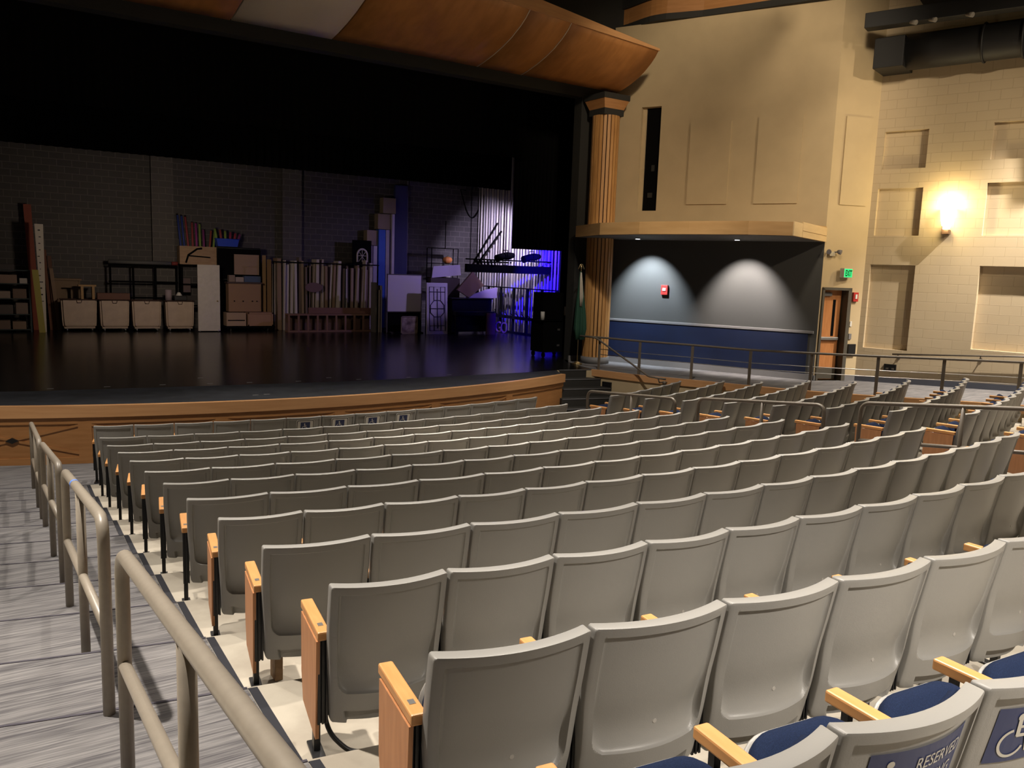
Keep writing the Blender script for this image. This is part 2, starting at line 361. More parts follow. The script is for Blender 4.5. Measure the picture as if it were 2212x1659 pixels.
for i in range(-3, 5):
    c = -17.5 + PW * i
    if c + PW / 2 > AEND + 1: continue
    strip(pan, c - PW / 2, 0.36, c - PW / 2 + 0.001, 0.36, 0.72, 1)
    for s in (-1, 1):
        strip(pan, c - PW / 2, 0.38 - s * 0.24, c + PW / 2, 0.38 + s * 0.24, 0.035, 10, 0.014)
    p = onarc(c, 0.38); out = Vector((p.x, p.y, 0)).normalized(); tg = Vector((-out.y, out.x, 0))
    mm = Matrix(((tg.x, out.x, 0, p.x), (tg.y, out.y, 0, p.y), (0, 0, 1, p.z), (0, 0, 0, 1)))
    slab(diam, [(-0.09, 0), (0, -0.045), (0.09, 0), (0, 0.045)], 0.03, mm)
for z, wd in ((0.05, 0.10), (0.67, 0.10)): strip(pan, -42, z, AEND, z, wd, 60)
for i in range(-3, 6):
    aa = -17.5 + PW * (i - 0.5)
    if aa < AEND: strip(pan, aa - 0.35, 0.36, aa + 0.35, 0.36, 0.56, 1)
struct('trim_stage_panels', pan, M_wood); struct('trim_stage_bosses', diam, M_black)
# tan end wall of the stage beside the steps
ew = B(); extr(ew, [(6.02, -13.52), (6.12, -13.50), (6.56, -12.80), (6.36, -12.80)], 0.0, SZ - 0.01); struct('wall_stage_end', ew, M_plast)

# steps from the house floor up to the side platform
stp = B(); sn = B(); Y0 = [-12.96, -13.29, -13.60, -13.90, -14.17]
def step_y(i, x): return Y0[i] - 0.20 * (x - 6.9)
def step_xl(i): return [6.50, 6.30, 6.16, 6.02, 5.92][i]
for i in range(5):
    z = SZ - 0.18 * i; xl = step_xl(i); xr = 7.38 + 0.06 * max(0, i - 1)
    if i: extr(stp, [(xl, step_y(i, xl)), (xr, step_y(i, xr)), (7.40, -12.9), (6.3, -12.9)], 0.0, z)
    else: extr(stp, [(xl, step_y(0, xl)), (7.37, step_y(0, 7.37)), (7.40, -12.7), (6.5, -12.7)], 0.0, z - 0.003)
    tube(sn, [(xl + 0.02, step_y(i, xl) + 0.004, z - 0.012), (xr - 0.02, step_y(i, xr) + 0.004, z - 0.012)], 0.016, 6)
struct('stage_steps', stp, M_dark)
struct('trim_step_nosing', sn, mat('grey_step_nosing', (0.085, 0.085, 0.09), 0.6))

# side platform with carpet, wooden cap and tan retaining wall
pf = B(); poly = EDGE + [(17.5, -26.0), (17.5, -24.0), (B1.x + CD.x * 8, B1.y + CD.y * 8), (B1.x, B1.y), (A1.x, A1.y), (A0.x, A0.y), (8.3, -11.05), (7.75, -11.55), (7.35, -13.1)]
def tri_top(bm, poly, z0, zf):
    vs = [bm.verts.new((x, y, zf(x, y))) for x, y in poly]; f = bm.faces.new(vs); r = bmesh.ops.triangulate(bm, faces=[f])
# lengthwise slices keep the ramp smooth
ys = [-11.05, -11.6, -12.4, -13.22, -14.3, -15.58, -16.31, -16.65, -17.47, -18.38, -19.15, -19.95, -20.95, -22.2, -24.0, -26.0]
def right_x(y):
    if y > -11.68: return 8.96 + (y + 11.68) * 0.2
    if y > A1.y: return A0.x + (A1.x - A0.x) * (A0.y - y) / (A0.y - A1.y)
    if y > B1.y: return A1.x + (B1.x - A1.x) * (A1.y - y) / (A1.y - B1.y)
    return B1.x + (B1.y - y) * (-CD.x / CD.y)
def left_x(y):
    if y > -11.6: return 8.0
    if y > -13.22: return 7.68 + (7.37 - 7.68) * (-11.6 - y) / (1.62)
    return edge_x(y)
prev = None
for y in ys:
    l, r = left_x(y), right_x(y) + 0.02; z = zramp(0, y); cur = [pf.verts.new((l, y, z)), pf.verts.new((r, y, z))]
    if prev: pf.faces.new((prev[0], prev[1], cur[1], cur[0]))
    prev = cur
struct('platform_carpet', pf, M_carpet, uv=True)
rw = B(); cap = B()
def ribbon(bm, pts, zlo, zhi, t):
    """vertical band along a plan polyline, thickness t towards +x side"""
    n = len(pts); L = []
    for i, (x, y) in enumerate(pts):
        x0, y0 = pts[max(i - 1, 0)]; x1, y1 = pts[min(i + 1, n - 1)]; d = Vector((x1 - x0, y1 - y0, 0)).normalized(); nn = Vector((-d.y, d.x, 0))
        z0 = zlo(x, y) if callable(zlo) else zlo; z1 = zhi(x, y) if callable(zhi) else zhi
        L.append([bm.verts.new((x, y, z0)), bm.verts.new((x, y, z1)), bm.verts.new((x + nn.x * t, y + nn.y * t, z1)), bm.verts.new((x + nn.x * t, y + nn.y * t, z0))])
    for a, b in zip(L[:-1], L[1:]):
        for k in range(4): bm.faces.new((a[k], a[(k + 1) % 4], b[(k + 1) % 4], b[k]))
    bm.faces.new(L[0]); bm.faces.new(L[-1][::-1])
ribbon(rw, EDGE, -0.05, lambda x, y: zramp(x, y) - 0.02, 0.15)
extr(rw, [(7.37, -13.22), (7.50, -13.2), (7.62, -12.95), (7.2, -13.05)], 0, SZ - 0.02)
struct('wall_platform', rw, M_plast)
E2 = [(x - 0.035 * 0.9, y - 0.015) for x, y in EDGE]
ribbon(cap, [(7.28, -13.12)] + E2, lambda x, y: zramp(x, y) - 0.14, lambda x, y: zramp(x, y) + 0.012, 0.09)
struct('trim_platform_edge', cap, M_lip)

# ------------------------------------------------------------------ walls on the right
def wall_faces(name, F, sc_, zc, rects, m, uv=True, kind=True):
    """wall face gridded by cuts; rects = (s0,s1,z0,z1,depth) recessed (depth>0, into the wall)"""
    ss = sorted(set(sc_ + [r[0] for r in rects] + [r[1] for r in rects])); zz = sorted(set(zc + [r[2] for r in rects] + [r[3] for r in rects])); bm = B()
    def dep(s, z):
        for r in rects:
            if r[0] < s < r[1] and r[2] < z < r[3]: return r[4]
        return 0.0
    D = [[dep((ss[i] + ss[i + 1]) / 2, (zz[j] + zz[j + 1]) / 2) for j in range(len(zz) - 1)] for i in range(len(ss) - 1)]
    def V(s, y, z): return bm.verts.new(F @ Vector((s, y, z)))
    for i in range(len(ss) - 1):
        for j in range(len(zz) - 1):
            d = D[i][j]; s0, s1, z0, z1 = ss[i], ss[i + 1], zz[j], zz[j + 1]
            bm.faces.new((V(s0, d, z0), V(s1, d, z0), V(s1, d, z1), V(s0, d, z1)))
            if i + 1 < len(ss) - 1 and D[i + 1][j] != d:
                e = D[i + 1][j]; bm.faces.new((V(s1, d, z0), V(s1, e, z0), V(s1, e, z1), V(s1, d, z1)))
            if j + 1 < len(zz) - 1 and D[i][j + 1] != d:
                e = D[i][j + 1]; bm.faces.new((V(s0, d, z1), V(s1, d, z1), V(s1, e, z1), V(s0, e, z1)))
    o = obj(name, bm, m, uv=uv)
    if kind: o['kind'] = 'structure'
    return o
# plaster wall beside the stage (upper), with a dark slot and two flat raised panels
wall_faces('wall_right_plaster', FA, [-0.25, 5.17], [4.06, 9.27], [(0.66, 1.085, 4.775, 7.285, 0.9), (0.57, 1.09, 4.77, 7.29, 0.12), (1.87, 2.86, 4.91, 6.83, -0.03), (3.50, 4.49, 4.91, 6.87, -0.03)], M_plast)
sl = B(); box(sl, (0.665, 0.16, 4.78), (1.08, 0.2, 7.28), FA); struct('trim_slot_backing', sl, M_blk)
slw = B(); box(slw, (0.80, 0.11, 5.1), (0.92, 0.15, 5.22), FA); box(slw, (0.86, 0.12, 5.75), (0.94, 0.15, 5.9), FA)
solo('slot_fixture', slw, M_dark, 'small dark fixtures inside the tall black slot in the plaster wall', 'light fixture')
wall_faces('wall_right_lower', FA, [-0.1, 5.17], [SZ - 0.1, 4.06], [], M_greyp, uv=False)
x_ = B(); box(x_, (0.0, -0.03, SZ + 0.14), (4.98, 0.0, 1.97), FA); struct('wall_right_wainscot', x_, M_navyw)
x_ = B(); box(x_, (-0.02, -0.045, 1.97), (5.1, 0.0, 2.035), FA, 0.01); struct('trim_chair_rail', x_, M_greytrim)
x_ = B(); box(x_, (0.0, -0.04, SZ - 0.02), (5.15, 0.0, SZ + 0.14), FA); struct('baseboard_right', x_, M_greytrim)
# curved crown at the top of the plaster wall: dark, wood, dark
CRW = [(-0.6, -0.40), (-0.1, -0.27), (0.2, -0.12), (0.5, 0.04), (0.75, 0.14), (1.1, 0.18), (1.5, 0.11), (2.0, 0.04), (2.9, 0.06), (3.7, 0.10), (4.5, 0.155), (5.3, 0.19)]
def lerp(tab, s):
    for (a, b), (c, d_) in zip(tab[:-1], tab[1:]):
        if a <= s <= c: return b + (d_ - b) * (s - a) / (c - a)
    return tab[0][1] if s < tab[0][0] else tab[-1][1]
def crown(name, z0, z1, out, m):
    bm = B(); L = []
    for i in range(41):
        s = -0.6 + 5.77 * i / 40; off = out - 0.10 + lerp(CRW, s)
        L.append([bm.verts.new(FA @ Vector((s, y, z))) for y, z in ((0.6, z0), (-off, z0), (-off, z1), (0.6, z1))])
    for a, b in zip(L[:-1], L[1:]):
        for k in range(4): bm.faces.new((a[k], a[(k + 1) % 4], b[(k + 1) % 4], b[k]))
    struct(name, bm, m)
crown('trim_crown_lower', 9.26, 9.40, 0.10, M_dark); crown('trim_crown_wood', 9.40, 9.78, 0.05, M_wood); crown('trim_crown_upper', 9.78, 9.98, 0.12, M_dark)
# slim bars added out of view to cast soft shadow streaks on the plaster wall
bm = B(); LW = Vector((3.2, -22.0, 9.7))
for (sa, za), (sb, zb_), zz in (((0.3, 6.9), (3.9, 9.0), 9.28), ((0.1, 5.2), (4.9, 8.0), 9.1), ((1.6, 5.0), (5.2, 6.7), 8.9)):
    P = []
    for s_, z_ in ((sa, za), (sb, zb_)):
        W_ = FA @ Vector((s_, 0, z_)); P.append(LW + (W_ - LW) * ((LW.z - zz) / (LW.z - z_)))
    tube(bm, P, 0.10, 8)
struct('added_shadow_bars', bm, M_dark)
# narrow wall with the door
wall_faces('wall_right_door', FB, [0.0, 1.104], [SZ - 0.1, 10.5], [(0.06, 0.80, SZ - 0.1, 3.02, 0.25), (0.27, 0.95, 4.89, 6.81, -0.035)], M_plast)
# door set back in the wall
d = thing('door_1', 'wooden exit door with a narrow black window under the green sign', 'door', FB @ Vector((0.42, 0.2, SZ))); d['kind'] = 'structure'; del d['label']; del d['category']
FBl = frame(Vector((0, 0, 0)), BD)
def dpart(name, lo, hi, m, parent, bev=0.0):
    b = B(); box(b, lo, hi, FBl, bev); return obj(name, b, m, parent)
leaf = dpart('door_leaf', (-0.31, -0.02, 0.01), (0.27, 0.02, 2.08), M_doorw, d)
dpart('kick_plate', (-0.30, -0.026, 0.02), (0.26, -0.02, 0.27), M_frame, leaf)
dpart('vision_panel', (0.06, -0.026, 1.02), (0.13, -0.02, 1.86), M_blk, leaf)
dpart('exit_bar', (-0.28, -0.09, 0.93), (0.24, -0.03, 1.0), M_steel, leaf, 0.01)
dpart('door_closer', (-0.29, -0.08, 1.94), (-0.02, -0.02, 2.02), M_greytrim, leaf, 0.008)
b = B(); box(b, (-0.38, -0.24, 0), (-0.33, 0.04, 2.12), FBl); box(b, (0.29, -0.24, 0), (0.38, 0.04, 2.12), FBl); box(b, (-0.38, -0.24, 2.08), (0.38, 0.04, 2.14), FBl)
obj('door_frame', b, M_frame, d)
b = B(); box(b, (-0.33, 0.01, 0), (0.33, 0.04, 2.1), FBl); obj('door_stop', b, M_blk, d)
x_ = B(); box(x_, (0.82, -0.02, SZ), (1.10, 0.0, SZ + 0.12), FB); box(x_, (0.0, -0.02, SZ), (0.04, 0.0, SZ + 0.12), FB); struct('baseboard_door_wall', x_, M_greytrim)
# block wall with sunk panels
wall_faces('wall_right_block', FC, [0.0, 12.0], [SZ - 0.1, 10.5], [(0.17, 1.07, 5.70, 6.52, 0.10), (0.13, 1.07, 4.24, 5.28, 0.10), (0.12, 1.07, 1.69, 3.59, 0.10),
    (2.30, 3.9, 5.80, 6.55, 0.10), (2.30, 3.9, 4.24, 5.33, 0.10), (2.33, 3.9, 1.84, 3.61, 0.16), (5.2, 6.8, 1.9, 3.6, 0.1)], M_cmu)
x_ = B(); prevz = None
L = []
for i in range(13):
    s = i * 0.75; q = FC @ Vector((s, 0, 0)); z = zramp(q.x, q.y); L.append([x_.verts.new(FC @ Vector((s, y, zz))) for y, zz in ((0, z - 0.03), (-0.025, z - 0.03), (-0.025, z + 0.13), (0, z + 0.13))])
for a, b in zip(L[:-1], L[1:]):
    for k in range(4): x_.faces.new((a[k], a[(k + 1) % 4], b[(k + 1) % 4], b[k]))
struct('baseboard_block_wall', x_, mat('blue_grey_base', (0.07, 0.075, 0.095), 0.7))

# proscenium: dark jamb, header, canopy, soffit box
pj = B(); box(pj, (7.98, -11.35, SZ), (9.3, -11.05, 10.6)); box(pj, (-13.5, -11.35, 0), (-9.0, -11.05, 10.6)); box(pj, (-9.0, -11.35, 7.5), (7.98, -11.05, 10.6)); struct('wall_proscenium', pj, M_dark)
x_ = B(); box(x_, (7.9, -11.385, SZ), (8.5, -11.35, SZ + 0.14)); struct('baseboard_proscenium', x_, M_greytrim)
# curved wood canopy over the stage front
def cano_y(x): return -14.15 + 0.16 * (x - 4.4) if x > 2 else -14.534
def canopy(bm, x0, x1, dz=0.0):
    prof = [(0, 0), (0.15, 0.06), (0.34, 0.165), (0.52, 0.30), (0.68, 0.455), (0.84, 0.67), (0.93, 0.83), (1, 1)]
    nx = max(2, int((x1 - x0) / 0.5)); L = []
    for i in range(nx + 1):
        x = x0 + (x1 - x0) * i / nx; row = []
        for ty, tz in prof: row.append((x, -12.08 + ty * (cano_y(x) + 12.08), 7.55 + tz * 0.70))
        top = [(px_, py_, pz_ + 0.05) for px_, py_, pz_ in row[::-1]]
        L.append([bm.verts.new((a[0], a[1], a[2] + dz)) for a in row + top])
    n = len(L[0])
    for a, b in zip(L[:-1], L[1:]):
        for k in range(n): f = bm.faces.new((a[k], a[(k + 1) % n], b[(k + 1) % n], b[k])); f.smooth = k < len(prof) - 1
    bm.faces.new(L[0][::-1]); bm.faces.new(L[-1])
segs = [(-9.5, -0.70, M_canopy, 'left wooden'), (-0.70, 1.25, M_white, 'pale blank'), (1.25, 4.54, M_canopy, 'middle wooden'), (4.54, 5.69, M_canopy, 'narrow wooden'), (5.69, 8.5, M_canopy, 'right end wooden')]
lab = ['long curved wooden canopy panel above the stage, far left of the pale one', 'pale blank curved canopy panel between the wooden ones above the stage', 'wide curved wooden canopy panel just right of the pale one',
       'narrow curved wooden canopy panel between two pale seams above the stage', 'curved wooden canopy panel at the right end, above the fluted column']
for (x0, x1, m, _), lb in zip(segs, lab):
    bm = B(); canopy(bm, x0 + 0.012, x1 - 0.012); solo('canopy_panel', bm, m, lb, 'ceiling panel', 'curved canopy panels over the stage front')
bm = B()
for x in (4.54, 5.69): canopy(bm, x - 0.011, x + 0.011, -0.004)
struct('trim_canopy_seams', bm, M_white)
bm = B(); L = []
for i in range(25):
    x = -9.5 + 18.0 * i / 24; y = cano_y(x) - 0.01; z = 8.25; h = 0.26 - 0.21 * min(1, max(0, (x - 4.5) / 4.0))
    L.append([bm.verts.new(v) for v in ((x, y, z), (x, y - 0.03, z), (x, y - 0.03, z + h), (x, y, z + h))])
for a, b in zip(L[:-1], L[1:]):
    for k in range(4): bm.faces.new((a[k], a[(k + 1) % 4], b[(k + 1) % 4], b[k]))
bm.faces.new(L[0]); bm.faces.new(L[-1][::-1])
struct('trim_canopy_edge', bm, M_lip)
# soffit box with two downlights
SP = [(7.72, -11.68), (7.20, -13.3), (7.36, -14.47), (7.74, -15.6), (8.25, -16.75), (8.86, -17.35), (11.25, -16.33), (8.98, -11.72)]
bm = B(); extr(bm, SP, 4.05, lambda x, y: 4.32 + 0.03 * max(0, x - 8.9)); sfo = struct('ceiling_soffit', bm, mat('tan_wood_soffit', (0.40, 0.235, 0.09), 0.55, col2=(0.46, 0.28, 0.115), vscale=1.5, stretch=(1, 1, 7)))
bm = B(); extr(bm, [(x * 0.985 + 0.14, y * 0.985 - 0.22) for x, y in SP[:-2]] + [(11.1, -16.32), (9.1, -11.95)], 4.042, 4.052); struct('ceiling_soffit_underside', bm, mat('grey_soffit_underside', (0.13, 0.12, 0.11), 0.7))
e0 = Vector((8.86, -17.35, 0)); e1 = Vector((11.25, -16.33, 0)); ed = (e1 - e0).normalized(); FE = frame(e0, ed); eL = (e1 - e0).length
bm = B(); M_pale = mat('pale_maple_end', (0.62, 0.45, 0.24), 0.5, col2=(0.68, 0.50, 0.28), vscale=2, stretch=(1, 1, 6))
for s0, s1, z0, z1 in ((0, 0.62, 4.05, 4.33), (0.64, eL, 4.05, 4.175), (0.64, eL, 4.185, 4.36)): box(bm, (s0, -0.02, z0), (s1, 0, z1), FE)
struct('trim_soffit_end', bm, M_pale)
for i, (x, y, lb) in enumerate([(8.56, -13.06, 'small lit downlight in the soffit, nearer the fluted column'), (9.58, -15.26, 'small lit downlight in the soffit, nearer the exit door')]):
    ring = B(); cyl(ring, (x, y, 4.025), 0.075, 0.02, 20); lens = B(); cyl(lens, (x, y, 4.018), 0.055, 0.012, 20)
    multi('downlight', lb, 'ceiling light', [('trim_ring', ring, M_greytrim), ('lens', lens, M_spotg)], 'soffit downlights')

# fluted column with a square flared capital
cc = (8.36, -11.87); sh = B(); rad = 0.335; N = 22
for k in range(N):
    t = 2 * math.pi * k / N; mm = Matrix.Translation((cc[0], cc[1], 0)) @ Matrix.Rotation(t, 4, 'Z')
    box(sh, (-rad * 0.86, -rad * math.sin(math.pi / N) * 0.80, SZ + 0.16), (rad, rad * math.sin(math.pi / N) * 0.80, 7.02), None, 0) if False else box(sh, (rad - 0.07, -rad * math.sin(math.pi / N) * 0.72, SZ + 0.16), (rad, rad * math.sin(math.pi / N) * 0.72, 7.0), mm)
core = B(); cyl(core, (cc[0], cc[1], SZ + 0.1), rad - 0.03, 6.0, 32)
basec = B(); cyl(basec, (cc[0], cc[1], SZ), rad + 0.03, 0.17, 32)
def sq(h0, h1, z0, z1):
    b = B(); a = [b.verts.new((cc[0] + sx * h0, cc[1] + sy * h0, z0)) for sx, sy in ((-1, -1), (1, -1), (1, 1), (-1, 1))]; c = [b.verts.new((cc[0] + sx * h1, cc[1] + sy * h1, z1)) for sx, sy in ((-1, -1), (1, -1), (1, 1), (-1, 1))]
    b.faces.new(a[::-1]); b.faces.new(c)
    for i in range(4): b.faces.new((a[i], a[(i + 1) % 4], c[(i + 1) % 4], c[i]))
    return b
M_col = mat('column_wood', (0.40, 0.20, 0.065), 0.5, col2=(0.50, 0.265, 0.09), vscale=3, stretch=(5, 5, 0.6))
multi('column', 'round wooden column of vertical slats with a square flared capital beside the stage', 'column',
      [('shaft', sh, M_col), ('core', core, mat('dark_column_core', (0.03, 0.012, 0.004), 0.8)), ('base', basec, M_greytrim), ('lower_band', sq(0.30, 0.30, 7.0, 7.15), M_dark), ('capital', sq(0.30, 0.385, 7.15, 7.36), M_wood), ('abacus', sq(0.40, 0.40, 7.36, 7.49), M_dark)])

# back of the stage and wing
bm = B(); box(bm, (-13, 0.32, SZ), (12.2, 0.62, 10.6)); struct('wall_stage_back', bm, M_cmug, uv=True)
bm = B()
for x0, x1 in ((-0.22, 0.44), (3.95, 4.62)): box(bm, (x0, 0.12, SZ), (x1, 0.33, 10.5))
struct('wall_stage_pilasters', bm, block_mat('light_grey_block', (0.085, 0.076, 0.068), (0.074, 0.067, 0.06), (0.13, 0.118, 0.104), 0.5, msize=0.014), uv=True)
bm = B(); box(bm, (11.95, -11.1, SZ), (12.25, 0.62, 10.6)); struct('wall_wing', bm, block_mat('pale_grey_block', (0.24, 0.22, 0.24), (0.22, 0.20, 0.22), (0.15, 0.14, 0.15), 0.4), uv=True)
bm = B(); box(bm, (-13.3, -11.1, SZ), (-13, 0.62, 10.6)); struct('wall_stage_left', bm, M_dark)
bm = B(); box(bm, (-14, -34, 10.5), (18, 0.7, 10.8)); struct('ceiling', bm, M_dark)
bm = B(); box(bm, (-12.3, -34, -0.2), (-12, -9, 10.6)); struct('wall_left', bm, M_plast)
bm = B(); box(bm, (-12, -34.3, 0), (18, -34, 10.6)); struct('wall_rear', bm, M_plast)
# masking drapes
def drape(name, x0, x1, y, z0, z1, label, step=0.14, amp=0.05):
    bm = B(); n = max(4, int((x1 - x0) / step)) * 2; L = []
    for i in range(n + 1):
        x = x0 + (x1 - x0) * i / n; yy = y + (amp if i % 2 else -amp); L.append((bm.verts.new((x, yy, z0)), bm.verts.new((x, yy, z1)), bm.verts.new((x, yy + 0.03, z1)), bm.verts.new((x, yy + 0.03, z0))))
    for a, b in zip(L[:-1], L[1:]):
        for k in range(4): f = bm.faces.new((a[k], a[(k + 1) % 4], b[(k + 1) % 4], b[k])); f.smooth = True
    return solo(name, bm, M_blk, label, 'curtain', 'black stage masking drapes')
drape('border_curtain', -12.5, 7.6, -9.4, 6.15, 10.4, 'black border curtain hanging across the top of the stage, nearer the audience', 0.2)
drape('border_curtain', -12.5, 9.3, -6.0, 5.66, 10.4, 'lower black border curtain hanging across the stage, farther upstage', 0.2)
drape('leg_curtain', 9.22, 10.9, -9.0, SZ + 0.02, 10.4, 'tall black leg curtain hanging to the stage floor beside the proscenium jamb')
drape('tab_curtain', 7.40, 9.2, -9.2, 3.76, 10.4, 'short black curtain ending above the blue light at the right wing', 0.12)

# ------------------------------------------------------------------ theatre seats
def sm(a, b, x):
    t = min(1.0, max(0.0, (x - a) / (b - a))); return t * t * (3 - 2 * t)
def shell_line(z): return (0.85 - z) * 0.20
def shell_back(u, z):
    """y of the back surface; u -1..1 across, z height; audience side is -y"""
    a = abs(u); c = max(0.0, (a - 0.66) / 0.21); zb = 0.352 + (0.055 * (1 - math.sqrt(max(0.0, 1 - c * c))) if c < 1 else 0.6)
    t = min(1.0, max(0.0, (z - zb) / 0.15)); D = 0.016 + 0.034 * (1 - sm(0.38, 0.60, z))
    rec = D * math.sqrt(max(0.0, 1 - (1 - t) ** 2)) * (1 - sm(0.83, 0.90, a)) * (1 - sm(0.806, 0.816, z))
    bulge = -0.026 * (1 - sm(0.36, 0.60, z)) * (1 - 0.4 * u * u)
    nw = 0.74 - 0.25 * max(0.0, 0.268 - z); notch = 0.032 * (1 - sm(nw - 0.03, nw + 0.03, a)) * (1 - sm(0.262, 0.267, z))
    return shell_line(z) - 0.055 * (1 - u * u) + rec + bulge + notch
def shell_hw(z):
    h = 0.261 - 0.020 * sm(0.2, 1.0, (0.85 - z) / 0.64)
    t = 0.85 - z
    if t < 0.010: h -= 0.010 - math.sqrt(max(0.0, 0.010 ** 2 - (0.010 - t) ** 2))
    b = z - 0.205
    if b < 0.03: h -= 0.012 * (1 - b / 0.03) ** 2
    return h
def shell_mesh():
    bm = B()
    half = [0.06, 0.18, 0.30, 0.42, 0.54, 0.63, 0.68, 0.705, 0.725, 0.745, 0.77, 0.79, 0.81, 0.83, 0.845, 0.857, 0.868, 0.877, 0.886, 0.895, 0.93, 0.985, 1.0]
    us = [-h for h in half[::-1]] + half
    zs = [0.85, 0.8488, 0.846, 0.840, 0.828, 0.816, 0.8125, 0.8095, 0.806, 0.78, 0.74, 0.69, 0.64, 0.59, 0.55, 0.515, 0.495, 0.475, 0.455, 0.44, 0.427, 0.416, 0.406, 0.398, 0.390, 0.382, 0.375, 0.369, 0.364, 0.359, 0.3555, 0.352, 0.34, 0.31, 0.285, 0.267, 0.2645, 0.262, 0.245, 0.225, 0.212, 0.205]
    bk, ft = [], []
    for z in zs:
        hw = shell_hw(z); rb, rf = [], []
        for u in us:
            yb = shell_back(u, z); e = 0.0
            if abs(u) > 0.99: e = 0.004
            if z > 0.8495: e = max(e, 0.004)
            rb.append(bm.verts.new((u * hw, yb + e, z)))
            rf.append(bm.verts.new((u * hw, shell_line(z) - 0.055 * (1 - u * u) + 0.052 - e, z)))
        bk.append(rb); ft.append(rf)
    nu = len(us)
    for j in range(len(zs) - 1):
        for i in range(nu - 1):
            for G in (bk, ft):
                f = bm.faces.new((G[j][i], G[j][i + 1], G[j + 1][i + 1], G[j + 1][i])); f.smooth = True
        for i in (0, nu - 1): bm.faces.new((bk[j][i], ft[j][i], ft[j + 1][i], bk[j + 1][i]))
    for j in (0, len(zs) - 1):
        for i in range(nu - 1): bm.faces.new((bk[j][i], bk[j][i + 1], ft[j][i + 1], ft[j][i]))
    me = mesh_of('back_shell', bm, M_seat); me.set_sharp_from_angle(angle=math.radians(38)); return me
def back_pad_mesh():
    bm = B(); us = [-1, -0.96, -0.85, -0.5, 0, 0.5, 0.85, 0.96, 1]; zs = [0.832, 0.822, 0.79, 0.70, 0.60, 0.54, 0.48, 0.47]; A_, C_ = [], []
    for j, z in enumerate(zs):
        ra, rc = [], []
        for i, u in enumerate(us):
            e = max((0.0, 1.0)[i in (0, 8)], (0.0, 1.0)[j in (0, 7)]); e2 = 0.4 if (i in (1, 7) or j in (1, 6)) else 0
            yb = shell_line(z) - 0.055 * (1 - u * u) + 0.043
            ra.append(bm.verts.new((u * 0.222, yb, z))); rc.append(bm.verts.new((u * 0.222, yb + 0.038 * (1 - max(e, e2) * 0.8), z)))
        A_.append(ra); C_.append(rc)
    for j in range(7):
        for i in range(8):
            bm.faces.new((A_[j][i], A_[j][i + 1], A_[j + 1][i + 1], A_[j + 1][i])); f = bm.faces.new((C_[j][i], C_[j][i + 1], C_[j + 1][i + 1], C_[j + 1][i])); f.smooth = True
        for i in (0, 8): bm.faces.new((A_[j][i], C_[j][i], C_[j + 1][i], A_[j + 1][i]))
    for j in (0, 7):
        for i in range(8): bm.faces.new((A_[j][i], A_[j][i + 1], C_[j][i + 1], C_[j][i]))
    return mesh_of('back_cushion', bm, M_fab)
FOLD = Matrix.Translation((0, 0.205, 0.385)) @ Matrix.Rotation(math.radians(78), 4, 'X')
REL = Matrix.Translation((0, 0.205, 0.368)) @ Matrix.Rotation(math.radians(48), 4, 'X') @ FOLD.inverted()
def seat_outline(hw, s0, s1, r, n=7):
    p = [(-hw, s0 + 0.03), (-hw + 0.03, s0), (hw - 0.03, s0), (hw, s0 + 0.03)]
    for k in range(n + 1):
        t = math.pi / 2 * k / n; p.append((hw - r + r * math.cos(t), s1 - r + r * math.sin(t)))
    for k in range(n + 1):
        t = math.pi / 2 + math.pi / 2 * k / n; p.append((-hw + r + r * math.cos(t), s1 - r + r * math.sin(t)))
    return p
def seat_block(rings):
    """stack of (outline, z) loops, capped"""
    bm = B(); L = [[bm.verts.new(FOLD @ Vector((x, y, z))) for x, y in o] for o, z in rings]; n = len(L[0])
    for a, b in zip(L[:-1], L[1:]):
        for k in range(n): f = bm.faces.new((a[k], a[(k + 1) % n], b[(k + 1) % n], b[k])); f.smooth = True
    bm.faces.new(L[0][::-1]); f = bm.faces.new(L[-1]); f.smooth = True
    return bm
def pan_mesh():
    return mesh_of('seat_pan', seat_block([(seat_outline(0.17, -0.02, 0.24, 0.10), -0.045), (seat_outline(0.215, -0.07, 0.29, 0.125), -0.025), (seat_outline(0.228, -0.09, 0.30, 0.13), 0.0), (seat_outline(0.228, -0.09, 0.30, 0.13), 0.008)]), M_seat)
def cush_mesh():
    return mesh_of('seat_cushion', seat_block([(seat_outline(0.215, -0.08, 0.292, 0.122), 0.006), (seat_outline(0.222, -0.085, 0.298, 0.127), 0.03), (seat_outline(0.216, -0.078, 0.288, 0.12), 0.052), (seat_outline(0.195, -0.055, 0.262, 0.10), 0.066), (seat_outline(0.14, 0.0, 0.19, 0.08), 0.074)]), M_fab)
def arm_mesh():
    bm = B(); box(bm, (-0.027, 0.10, 0.580), (0.027, 0.475, 0.620), None, 0.007); return mesh_of('armrest', bm, M_maple)
def std_mesh():
    bm = B()
    box(bm, (-0.014, 0.13, 0.20), (0.014, 0.255, 0.578))
    for dx in (-0.017, 0.0, 0.017): box(bm, (dx - 0.0045, 0.118, 0.20), (dx + 0.0045, 0.132, 0.574))
    box(bm, (-0.012, 0.395, 0.22), (0.012, 0.42, 0.578)); box(bm, (-0.010, 0.25, 0.23), (0.010, 0.40, 0.255)); box(bm, (-0.010, 0.25, 0.50), (0.010, 0.40, 0.53))
    box(bm, (-0.014, 0.235, 0.01), (0.014, 0.275, 0.24)); box(bm, (-0.028, 0.17, 0.0), (0.028, 0.33, 0.012), None, 0.003)
    return mesh_of('standard', bm, M_black)
